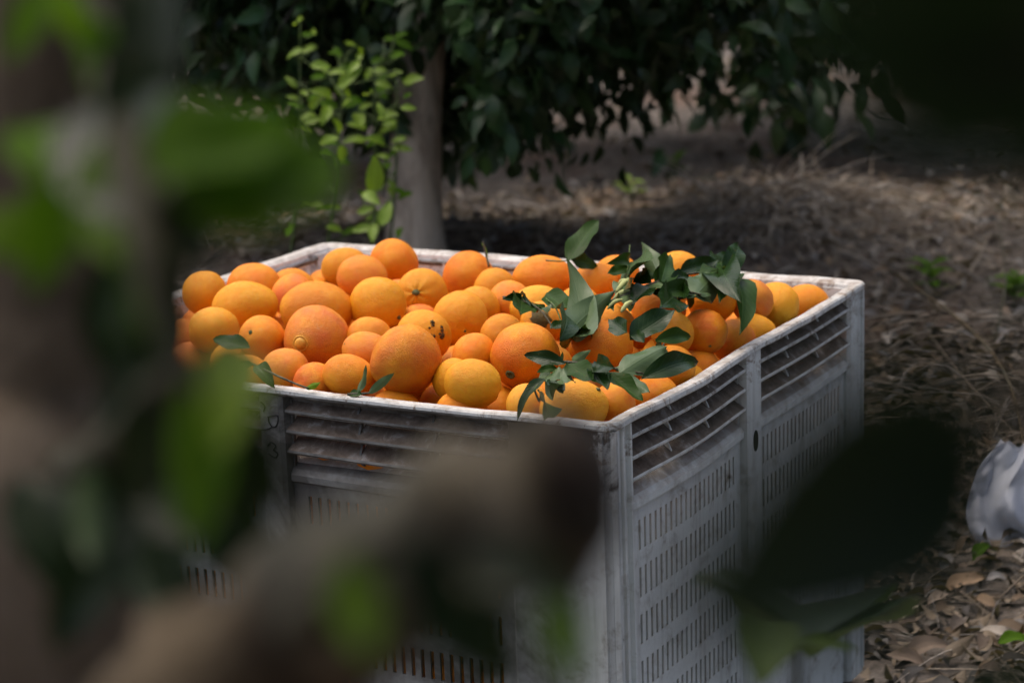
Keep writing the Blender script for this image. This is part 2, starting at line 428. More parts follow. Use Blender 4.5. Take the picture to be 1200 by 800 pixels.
def outside_bin(x, y, pad=0.05):
    c, s = math.cos(BIN_A), math.sin(BIN_A)
    u = (x - BIN_C[0]) * c + (y - BIN_C[1]) * s; v = -(x - BIN_C[0]) * s + (y - BIN_C[1]) * c
    return (np.abs(u) > BIN_W / 2 + pad) | (np.abs(v) > BIN_D / 2 + pad)
BIN_W, BIN_D, BIN_H = 1.16, 1.01867, 0.76
BIN_C = (-0.11996, 3.63692); BIN_A = math.radians(-29.5318)
EX = Vector((math.cos(BIN_A), math.sin(BIN_A), 0)); EY = Vector((-math.sin(BIN_A), math.cos(BIN_A), 0))

# fallen leaves: the sheet of litter, and the ones that can be told apart
DEAD = np.array([(0.18, 0.135, 0.10), (0.25, 0.20, 0.155), (0.11, 0.08, 0.06), (0.33, 0.295, 0.25), (0.25, 0.24, 0.23), (0.075, 0.06, 0.05), (0.25, 0.175, 0.11), (0.18, 0.165, 0.155)])
def litter(N, xr, yr, name=None, lmin=0.035, lmax=0.08):
    x = RNG.uniform(*xr, N); y = RNG.uniform(*yr, N); k = outside_bin(x, y); x, y = x[k], y[k]; n = len(x)
    b = np.stack([x, y, gh(x, y) + RNG.uniform(0.002, 0.03, n)], 1)
    a = RNG.uniform(0, 6.28, n); d = np.stack([np.cos(a), np.sin(a), RNG.normal(0.05, 0.28, n)], 1)
    nr = np.stack([RNG.normal(0, 0.45, n), RNG.normal(0, 0.45, n), np.where(RNG.random(n) < 0.7, 1, -1)], 1)
    L = RNG.uniform(lmin, lmax, n); W = L * RNG.uniform(0.28, 0.55, n)
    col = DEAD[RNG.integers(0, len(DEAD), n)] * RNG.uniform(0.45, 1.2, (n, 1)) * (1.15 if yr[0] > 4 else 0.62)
    return b, d, nr, L, W, col
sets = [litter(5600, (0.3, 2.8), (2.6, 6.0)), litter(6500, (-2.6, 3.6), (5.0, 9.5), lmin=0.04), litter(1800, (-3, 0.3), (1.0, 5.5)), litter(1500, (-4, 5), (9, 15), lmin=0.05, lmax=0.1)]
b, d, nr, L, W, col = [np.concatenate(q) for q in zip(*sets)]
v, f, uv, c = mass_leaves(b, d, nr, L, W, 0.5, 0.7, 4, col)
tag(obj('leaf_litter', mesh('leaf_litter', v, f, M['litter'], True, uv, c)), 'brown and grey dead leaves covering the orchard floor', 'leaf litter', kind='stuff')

# loose dry grass and straw
def strands(base, direc, L, r, bend, col, seg=5):
    N = len(base); t = np.linspace(0, 1, seg + 1)
    d = direc / np.linalg.norm(direc, axis=1, keepdims=True)
    P = base[:, None, :] + d[:, None, :] * (L[:, None] * t[None])[:, :, None] + bend[:, None, :] * ((t ** 2)[None] * L[:, None])[:, :, None]
    side = np.cross(d, RNG.normal(size=(N, 3))); side /= np.linalg.norm(side, axis=1, keepdims=True) + 1e-9
    up2 = np.cross(d, side)
    rr = r[:, None] * (1 - 0.75 * t)[None]
    V = np.stack([P + side[:, None, :] * rr[:, :, None], P - 0.5 * side[:, None, :] * rr[:, :, None] + 0.87 * up2[:, None, :] * rr[:, :, None],
                  P - 0.5 * side[:, None, :] * rr[:, :, None] - 0.87 * up2[:, None, :] * rr[:, :, None]], 2)
    nv = (seg + 1) * 3; F = []
    for i in range(seg):
        for k in range(3): F.append((i * 3 + k, i * 3 + (k + 1) % 3, (i + 1) * 3 + (k + 1) % 3, (i + 1) * 3 + k))
    F = (np.array(F)[None] + (np.arange(N) * nv)[:, None, None]).reshape(-1, 4)
    return V.reshape(-1, 3), F, np.repeat(col, nv, axis=0)
STRAW = np.array([(0.40, 0.34, 0.265), (0.30, 0.245, 0.185), (0.46, 0.41, 0.345), (0.20, 0.16, 0.12), (0.34, 0.315, 0.285)])
def straw_patch(N, cx, cy, sx, sy, lmin, lmax, rmax, lift, updir=0.2, zoff=0.02):
    x = RNG.normal(cx, sx, N); y = RNG.normal(cy, sy, N); k = outside_bin(x, y, 0.12); x, y = x[k], y[k]; n = len(x)
    b = np.stack([x, y, gh(x, y) + RNG.uniform(0, zoff, n)], 1); a = RNG.uniform(0, 6.28, n)
    d = np.stack([np.cos(a), np.sin(a), np.abs(RNG.normal(updir, lift, n))], 1)
    bend = np.stack([RNG.normal(0, 0.3, n), RNG.normal(0, 0.3, n), -np.abs(RNG.normal(0.25 + updir * 0.5, 0.25, n))], 1)
    return b, d, RNG.uniform(lmin, lmax, n), RNG.uniform(0.0008, rmax, n), bend, STRAW[RNG.integers(0, len(STRAW), n)] * RNG.uniform(0.6, 1.1, (n, 1))
ps = [straw_patch(260, 0.9, 6.6, 1.3, 0.9, 0.12, 0.45, 0.0085, 0.15), straw_patch(120, 1.5, 4.8, 0.5, 0.7, 0.10, 0.35, 0.007, 0.15), straw_patch(1800, 1.3, 5.3, 0.8, 0.9, 0.08, 0.30, 0.004, 0.25), straw_patch(2600, 0.6, 6.9, 1.6, 1.0, 0.08, 0.3, 0.004, 0.2),
      straw_patch(700, 1.2, 3.8, 0.6, 0.7, 0.06, 0.2, 0.0025, 0.15), straw_patch(420, 1.7, 5.3, 0.35, 0.5, 0.15, 0.45, 0.0045, 0.4, 0.35, 0.1)]
q = [np.concatenate(z) for z in zip(*ps)]
v, f, c = strands(*q)
tag(obj('dry_grass', mesh('dry_grass', v, f, M['straw'], True, None, c)), 'loose grey dry grass and straw strewn over the soil', 'dry grass', kind='stuff')

# the heap of raked dry grass behind the bin
hc = ground_hit(915, 262)
N = 1900
a = RNG.uniform(0, 6.28, N); rr = np.sqrt(RNG.random(N)) * 0.42
b = np.stack([hc.x + rr * np.cos(a) * 1.05, hc.y + rr * np.sin(a), gh(hc.x + rr * np.cos(a), hc.y + rr * np.sin(a)) + (0.15 * (1 - (rr / 0.42) ** 2)) * RNG.uniform(0.3, 1, N)], 1)
d = np.stack([np.cos(a) + RNG.normal(0, 1.1, N), np.sin(a) + RNG.normal(0, 1.1, N), RNG.normal(0.2, 0.4, N)], 1)
bend = np.stack([RNG.normal(0, 0.2, N), RNG.normal(0, 0.2, N), -np.abs(RNG.normal(0.5, 0.25, N))], 1)
v, f, c = strands(b, d, RNG.uniform(0.12, 0.34, N), RNG.uniform(0.002, 0.006, N), bend, STRAW[RNG.integers(0, 5, N)] * RNG.uniform(0.9, 1.5, (N, 1)))
hp = obj('dry_grass_heap', mesh('dry_grass_heap', v, f, M['straw'], True, None, c))
tag(hp, 'grey heap of raked dry grass lying behind the right end of the bin', 'grass heap')

# bent dry stalks in the brush at the right
for pts, r, lab in (
        ([(985, 276, .14), (1050, 322, .2), (1120, 372, .22), (1170, 425, .2), (1194, 490, .12), (1200, 580, .02)], 0.006, 'long bent dry stalk arching down past the right side of the bin'),
        ([(1040, 395, .10), (1080, 400, .11), (1120, 410, .08)], 0.007, 'short pale dry stick lying behind the right corner of the bin'),
        ([(1075, 330, .12), (1130, 290, .2), (1180, 230, .25)], 0.005, 'thin dry branch leaning up to the right in the shaded brush'),
        ([(1060, 450, .03), (1110, 420, .1), (1160, 395, .12)], 0.006, 'dry twig rising from the dark straw right of the bin'),
        ([(1165, 400, .15), (1178, 330, .28), (1170, 260, .34)], 0.004, 'thin upright dark stem in the shaded brush at the right edge')):
    path = spline([at(x, y, z) + Vector((0, 0, 0)) for x, y, z in pts], 16)
    vv, ff = tube(path, [r * (1 - 0.5 * i / 16) for i in range(17)], 6, True, 0.15)
    tag(obj('dry_stalk', mesh('dry_stalk', vv, ff, M['twig'] if r < 0.0055 else M['stub'])), lab, 'stalk', 'dry stalks in the brush')

# fallen leaves large enough to be told apart
for px, py, L_, ang, kind, lab in (
        (1088, 775, 0.10, 0.4, 0, 'large brown dead leaf standing on edge near the bottom of the litter'),
        (1130, 697, 0.085, 0.05, 6, 'long tan dead leaf lying flat below the plastic bag'),
        (1152, 660, 0.075, 0.7, 'g', 'fresh green leaf fallen just below the plastic bag'),
        (1165, 757, 0.06, 2.5, 3, 'pale cream curled leaf among brown litter'),
        (1065, 730, 0.075, 1.0, 3, 'pale straw-coloured leaf close to the bin corner'),
        (1168, 692, 0.05, 0.2, 4, 'small grey leaf under the bag at the right edge'),
        (1105, 670, 0.08, 1.2, 4, 'narrow grey-brown leaf standing up in the litter'),
        (1060, 787, 0.07, 2.9, 0, 'tan leaf at the foot of the bin corner'),
        (1125, 745, 0.065, 0.8, 5, 'dark rotted leaf in the middle of the litter'),
        (1190, 767, 0.07, 0.0, 'g', 'dull green leaf on the ground at the lower right edge'),
        (1085, 640, 0.07, 0.3, 2, 'brown leaf beside the large dark blurred leaf'),
        (1150, 720, 0.07, 2.2, 6, 'orange-brown leaf right of the dark rotted leaf'),
        (1100, 715, 0.06, 0.5, 1, 'light brown leaf left of the rotted leaf')):
    p = ground_hit(px, py) + Vector((0, 0, 0.03))
    lv, lf, luv = leaf_grid(1, 0.45, 0.5, random.uniform(0.3, 0.9), 0.08, 8, 2, px)
    if kind == 'g': me = mesh('fallen_leaf', lv, lf, M['leaf_mid'], True, luv)
    else: me = mesh('fallen_leaf', lv, lf, M['litter'], True, luv, np.tile(DEAD[kind] * 1.15, (len(lv), 1)))
    o = obj('fallen_leaf', me)
    dv = Vector((math.cos(ang), math.sin(ang), random.uniform(0.0, 0.35)))
    o.matrix_world = leaf_frame(p - dv * L_ / 2, p + dv * L_ / 2, (random.uniform(-.3, .3), -0.5, 1))
    tag(o, lab, 'leaf', 'fallen leaves right of the bin')

# small green weeds behind the bin
for px, py, n_, lab in ((738, 236, 7, 'pale green weed seedling on the bare soil behind the bin'), (792, 205, 6, 'dark green weed growing under the tree crown'),
                        (1090, 345, 10, 'low green weed beside the dry stalk right of the bin'), (1188, 360, 12, 'leafy green weed at the right edge in the shaded brush'), (255, 238, 12, 'green weed tuft left of the bin near the young shoots')):
    p = ground_hit(px, py); t = empty('weed', p)
    tag(t, lab, 'weed', 'weeds on the orchard floor')
    vv, ff = tube([(0, 0, -0.01), (0.004, 0.003, 0.05), (0.0, 0.008, 0.1)], [0.003, 0.0025, 0.001], 6); obj('stem', mesh('stem', vv, ff, M['green_stem']), t)
    ms = leaf_meshes('leaf_mid' if px != 738 else 'leaf_young', 4)
    for k in range(n_):
        an = 2.4 * k; zz = 0.02 + 0.08 * k / n_
        o = obj('leaf', random.choice(ms), t)
        o.matrix_local = leaf_frame((0, 0, zz), (0.075 * math.cos(an), 0.075 * math.sin(an), zz + random.uniform(0.0, 0.05)), (0, 0, 1))

# ------------------------------------------------------------------ harvest bin
bin_root = empty('harvest_bin', (BIN_C[0], BIN_C[1], 0), BIN_A)
tag(bin_root, 'dirty white plastic harvest bin with louvred walls, heaped with oranges', 'bin')
LEN = {'front': BIN_W, 'right': BIN_D, 'back': BIN_W, 'left': BIN_D}
POST = {'front': 0.170, 'back': 0.170, 'right': 0.074, 'left': 0.074}
MIDW = {'front': 0.052, 'back': 0.052, 'right': 0.066, 'left': 0.066}
HW, HD = BIN_W / 2, BIN_D / 2
def T(wall, u, o, z):
    if wall == 'front': return (-HW + u, -HD - o, z)
    if wall == 'right': return (HW + o, -HD + u, z)
    if wall == 'back': return (HW - u, HD + o, z)
    return (-HW - o, HD - u, z)
def spans(wall):
    L = LEN[wall]; c = L / 2; m = MIDW[wall] / 2
    return ((POST[wall], c - m), (c + m, L - POST[wall]))
def bulge(p):
    x, y, z = p; dx = dy = dz = 0.0
    g = max(0.0, min(1.0, (z - 0.25) / 0.45))
    for wall, u, dist, nx_, ny_ in (('front', x + HW, y + HD, 0, -1), ('right', y + HD, HW - x, 1, 0), ('back', HW - x, HD - y, 0, 1), ('left', HD - y, x + HW, -1, 0)):
        w = max(0.0, 1 - abs(dist) / 0.09)
        if w <= 0: continue
        for a, b_ in spans(wall):
            if a < u < b_:
                s = math.sin(math.pi * (u - a) / (b_ - a)) ** 1.3
                amp = 0.007 if wall == 'right' and a < 0.2 else 0.003
                dx += nx_ * amp * s * g * w; dy += ny_ * amp * s * g * w; dz -= 0.4 * amp * s * g * w
    return (x + dx, y + dy, z + dz)
class Acc:
    def __init__(s): s.v = []; s.f = []
    def prism(s, wall, prof, u0, u1, nu=1):
        """profile of (o, z) points carried along the wall from u0 to u1"""
        k = len(prof); b0 = len(s.v)
        for i in range(nu + 1):
            u = u0 + (u1 - u0) * i / nu
            for (o, z) in prof: s.v.append(bulge(T(wall, u, o, z)))
        for i in range(nu):
            for j in range(k):
                j2 = (j + 1) % k; s.f.append((b0 + i * k + j, b0 + i * k + j2, b0 + (i + 1) * k + j2, b0 + (i + 1) * k + j))
        s.f.append(tuple(b0 + j for j in range(k - 1, -1, -1))); s.f.append(tuple(b0 + nu * k + j for j in range(k)))
    def box(s, wall, u0, u1, o0, o1, z0, z1, nu=1, ch=0.0):
        if ch: s.prism(wall, [(o0, z0), (o1 - ch, z0), (o1, z0 + ch), (o1, z1 - ch), (o1 - ch, z1), (o0, z1)], u0, u1, nu)
        else: s.prism(wall, [(o0, z0), (o1, z0), (o1, z1), (o0, z1)], u0, u1, nu)
    def vpost(s, wall, prof, z0, z1, nz=6):
        """profile of (u, o) points carried upright"""
        k = len(prof); b0 = len(s.v)
        for i in range(nz + 1):
            z = z0 + (z1 - z0) * i / nz
            for (u, o) in prof: s.v.append(bulge(T(wall, u, o, z)))
        for i in range(nz):
            for j in range(k):
                j2 = (j + 1) % k; s.f.append((b0 + i * k + j, b0 + i * k + j2, b0 + (i + 1) * k + j2, b0 + (i + 1) * k + j))
        s.f.append(tuple(b0 + j for j in range(k - 1, -1, -1))); s.f.append(tuple(b0 + nz * k + j for j in range(k)))
    def build(s, name, mat, parent, smooth=False, recalc=True):
        me = mesh(name, s.v, s.f, mat, smooth)
        if recalc:
            import bmesh
            bm = bmesh.new(); bm.from_mesh(me); bmesh.ops.recalc_face_normals(bm, faces=bm.faces); bm.to_mesh(me); bm.free()
        return obj(name, me, parent)
RIM_Z = BIN_H
SLATS = (0.680, 0.711, 0.640 + 0.009)    # outer lower edges of the blades
SLATS = (0.722, 0.690, 0.658)
SILL = 0.630
for wall in ('front', 'right', 'back', 'left'):
    L = LEN[wall]
    a = Acc()      # wall core: bottom band and backing strips between the panels
    a.box(wall, POST[wall] - 0.004, L - POST[wall] + 0.004, -0.026, -0.012, 0.02, 0.10, 8)
    a.box(wall, L / 2 - MIDW[wall] / 2 - 0.003, L / 2 + MIDW[wall] / 2 + 0.003, -0.025, -0.013, 0.10, 0.740, 2)
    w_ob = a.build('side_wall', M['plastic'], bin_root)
    # middle post
    a = Acc(); c = L / 2; m = MIDW[wall] / 2
    a.vpost(wall, [(c - m, -0.012), (c - m + 0.004, 0.0), (c - m + 0.012, 0.003), (c + m - 0.012, 0.003), (c + m - 0.004, 0.0), (c + m, -0.012)], 0.03, 0.748, 10)
    mp_ob = a.build('middle_post', M['plastic'], w_ob)
    for (u0, u1) in spans(wall):
        for z in SLATS:
            a = Acc()
            a.prism(wall, [(-0.003, z - 0.003), (-0.001, z), (-0.003, z + 0.003), (-0.028, z + 0.0225), (-0.030, z + 0.019), (-0.008, z - 0.002)], u0 - 0.003, u1 + 0.003, 12)
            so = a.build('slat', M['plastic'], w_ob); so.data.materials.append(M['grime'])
            for k, pl in enumerate(so.data.polygons): pl.material_index = 1 if (k < 72 and k % 6 in (2, 3, 4)) else 0
        for fr in (0.33, 0.67):
            uu = u0 + (u1 - u0) * fr; a = Acc()
            pr = [(-0.030, SILL + 0.01)]
            for k in range(3):
                z = SLATS[2 - k]; pr += [(-0.016, z - 0.010), (-0.006, z - 0.001), (-0.012, z + 0.014)]
            pr += [(-0.018, 0.743), (-0.030, 0.743)]
            k_ = len(pr); b0 = 0
            for s_ in (-0.0018, 0.0018):
                for (o_, z_) in pr: a.v.append(bulge(T(wall, uu + s_, o_, z_)))
            a.f = [tuple(range(k_)), tuple(range(2 * k_ - 1, k_ - 1, -1))] + [(j, (j + 1) % k_, k_ + (j + 1) % k_, k_ + j) for j in range(k_)]
            a.build('slat_rib', M['plastic'], w_ob)
        a = Acc()
        a.prism(wall, [(-0.010, SILL - 0.022), (-0.004, SILL - 0.018), (-0.004, SILL - 0.008), (-0.010, SILL), (-0.034, SILL + 0.020), (-0.036, SILL + 0.014), (-0.014, SILL - 0.022)], u0 + 0.0, u1 - 0.0, 12)
        a.build('sill', M['plastic'], w_ob)
        # panel with rows of upright slots: real openings
        pitch, sw = 0.0172, 0.0068
        ns = int((u1 - u0 - 0.036) / pitch); us = u0 + ((u1 - u0) - (ns - 1) * pitch - sw) / 2
        ucuts = [u0] + [x_ for k in range(ns) for x_ in (us + k * pitch, us + k * pitch + sw)] + [u1]
        rows = []; z = SILL - 0.042
        while z - 0.046 > 0.12: rows.append((z - 0.046, z)); z -= 0.073
        zc = [0.10] + [q for r in rows[::-1] for q in r] + [SILL - 0.020]
        nu_, nz_ = len(ucuts), len(zc)
        V = []; F = []; o1, o2 = -0.011, -0.0155
        for o_ in (o1, o2):
            for z_ in zc:
                for u_ in ucuts: V.append(bulge(T(wall, u_, o_, z_)))
        off = nu_ * nz_
        hole = lambda i, j: (i % 2 == 1 and 0 < i < nu_ - 1) and (j % 2 == 1 and 0 < j < nz_ - 1)
        for j in range(nz_ - 1):
            for i in range(nu_ - 1):
                q = j * nu_ + i
                if hole(i, j):
                    ring = [q, q + 1, q + 1 + nu_, q + nu_]
                    for k in range(4): F.append((ring[k], ring[(k + 1) % 4], ring[(k + 1) % 4] + off, ring[k] + off))
                else:
                    F.append((q, q + 1, q + 1 + nu_, q + nu_)); F.append((q + off, q + nu_ + off, q + 1 + nu_ + off, q + 1 + off))
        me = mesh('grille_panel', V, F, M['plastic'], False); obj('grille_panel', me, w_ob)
    if wall == 'right':
        c_ = L / 2; V = [bulge(T(wall, c_ - 0.002 + 0.009 * math.cos(t), 0.0042, 0.600 + 0.017 * math.sin(t))) for t in np.linspace(0, 2 * math.pi, 20, endpoint=False)]
        V += [bulge(T(wall, c_ - 0.002 + 0.010 * math.cos(t), 0.0025, 0.600 + 0.018 * math.sin(t))) for t in np.linspace(0, 2 * math.pi, 20, endpoint=False)]
        obj('oval_hole', mesh('oval_hole', V, [tuple(range(20))] + [(k, 20 + k, 20 + (k + 1) % 20, (k + 1) % 20) for k in range(20)], M['hole'], False), mp_ob)
    if wall == 'front':
        # hand-written marks in black, running down the post
        def stroke(pts, r=0.0011):
            pth = spline([T('front', L / 2 + a_, 0.0034, b_) for a_, b_ in pts], 14)
            vv, ff = tube(pth, [r] * 15, 6)
            o = obj('marker_letter', mesh('marker_letter', vv, ff, M['ink']), mp_ob); return o
        stroke([(-0.006, 0.712), (0.013, 0.716), (0.010, 0.700), (0.002, 0.697), (-0.004, 0.704), (-0.004, 0.712)])
        stroke([(0.002, 0.697), (-0.008, 0.692), (-0.019, 0.690)])
        stroke([(-0.010, 0.665), (-0.003, 0.672), (0.006, 0.667), (0.001, 0.660), (0.009, 0.655), (0.003, 0.648), (-0.009, 0.653)])
        stroke([(-0.018, 0.735), (-0.010, 0.728), (-0.013, 0.720)])

# corner posts, L shaped with upright ribs
for wa, wb in (('front', 'right'), ('right', 'back'), ('back', 'left'), ('left', 'front')):
    a = Acc(); La, Pa, Pb = LEN[wa], POST[wa], POST[wb]
    ch = 0.010
    a.vpost(wa, [(La - Pa, -0.026), (La - Pa, -0.006), (La - Pa + 0.006, 0.0), (La - ch, 0.0), (La, -ch), (La, -0.026)], 0.02, 0.748, 10)
    a.vpost(wb, [(0.0262, -0.026), (0.0262, -0.003), (Pb - 0.006, -0.003), (Pb, -0.008), (Pb, -0.026)], 0.02, 0.748, 10)
    for u0 in (0.004, 0.026, 0.050):
        a.vpost(wb, [(u0, -0.004), (u0 + 0.002, 0.004), (u0 + 0.007, 0.004), (u0 + 0.009, -0.004)], 0.03, 0.7475, 10)
    a.vpost(wa, [(La - 0.022, -0.004), (La - 0.019, 0.0045), (La - 0.013, 0.0045), (La - 0.010, -0.004)], 0.03, 0.7475, 10)
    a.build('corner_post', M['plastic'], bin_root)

# rim: a rolled lip with an inner skirt, following the bulge of the walls
prof = [(0.003, -0.013), (0.0065, -0.010), (0.0065, -0.003), (0.004, 0.0), (-0.012, -0.001), (-0.020, -0.006), (-0.026, -0.046), (-0.023, -0.048), (-0.015, -0.016), (-0.004, -0.013)]
path = []; rad = 0.022
for ci, (cx, cy, a0) in enumerate(((HW - rad, -HD + rad, -90), (HW - rad, HD - rad, 0), (-HW + rad, HD - rad, 90), (-HW + rad, -HD + rad, 180))):
    for k in range(6):
        t = math.radians(a0 + 90 * k / 5); path.append((cx + rad * math.cos(t), cy + rad * math.sin(t), math.cos(t), math.sin(t)))
    n_ = 30; nxt = ((HW - rad, HD - rad, 0), (-HW + rad, HD - rad, 90), (-HW + rad, -HD + rad, 180), (HW - rad, -HD + rad, 270))[ci]
    t = math.radians(nxt[2]); q1 = (nxt[0] + rad * math.cos(t), nxt[1] + rad * math.sin(t)); q0 = path[-1]
    for k in range(1, n_): path.append((q0[0] + (q1[0] - q0[0]) * k / n_, q0[1] + (q1[1] - q0[1]) * k / n_, math.cos(t), math.sin(t)))
a = Acc(); k_ = len(prof)
for (x, y, nx_, ny_) in path:
    for (o_, z_) in prof:
        p = bulge((x + nx_ * o_, y + ny_ * o_, BIN_H + z_))
        n_ = 0.0012 * math.sin(37 * x + 23 * y) * math.sin(19 * y - 11 * x)
        a.v.append((p[0], p[1], p[2] + n_))
npth = len(path)
for i in range(npth):
    i2 = (i + 1) % npth
    for j in range(k_):
        j2 = (j + 1) % k_; a.f.append((i * k_ + j, i * k_ + j2, i2 * k_ + j2, i2 * k_ + j))
a.build('rim', M['plastic'], bin_root)
# floor of the bin on runners
a = Acc(); a.v = [(x, y, z) for z in (0.075, 0.095) for x, y in ((-HW + .028, -HD + .028), (HW - .028, -HD + .028), (HW - .028, HD - .028), (-HW + .028, HD - .028))]
a.f = [(3, 2, 1, 0), (4, 5, 6, 7)] + [(k, (k + 1) % 4, 4 + (k + 1) % 4, 4 + k) for k in range(4)]
a.build('floor_plate', M['plastic'], bin_root)
for xr in (-0.45, 0.0, 0.45):
    a = Acc(); a.v = [(xr + sx * .05, sy * (HD - .04), z) for z in (0.0, 0.074) for sx, sy in ((-1, -1), (1, -1), (1, 1), (-1, 1))]
    a.f = [(3, 2, 1, 0), (4, 5, 6, 7)] + [(k, (k + 1) % 4, 4 + (k + 1) % 4, 4 + k) for k in range(4)]
    a.build('runner', M['plastic'], bin_root)

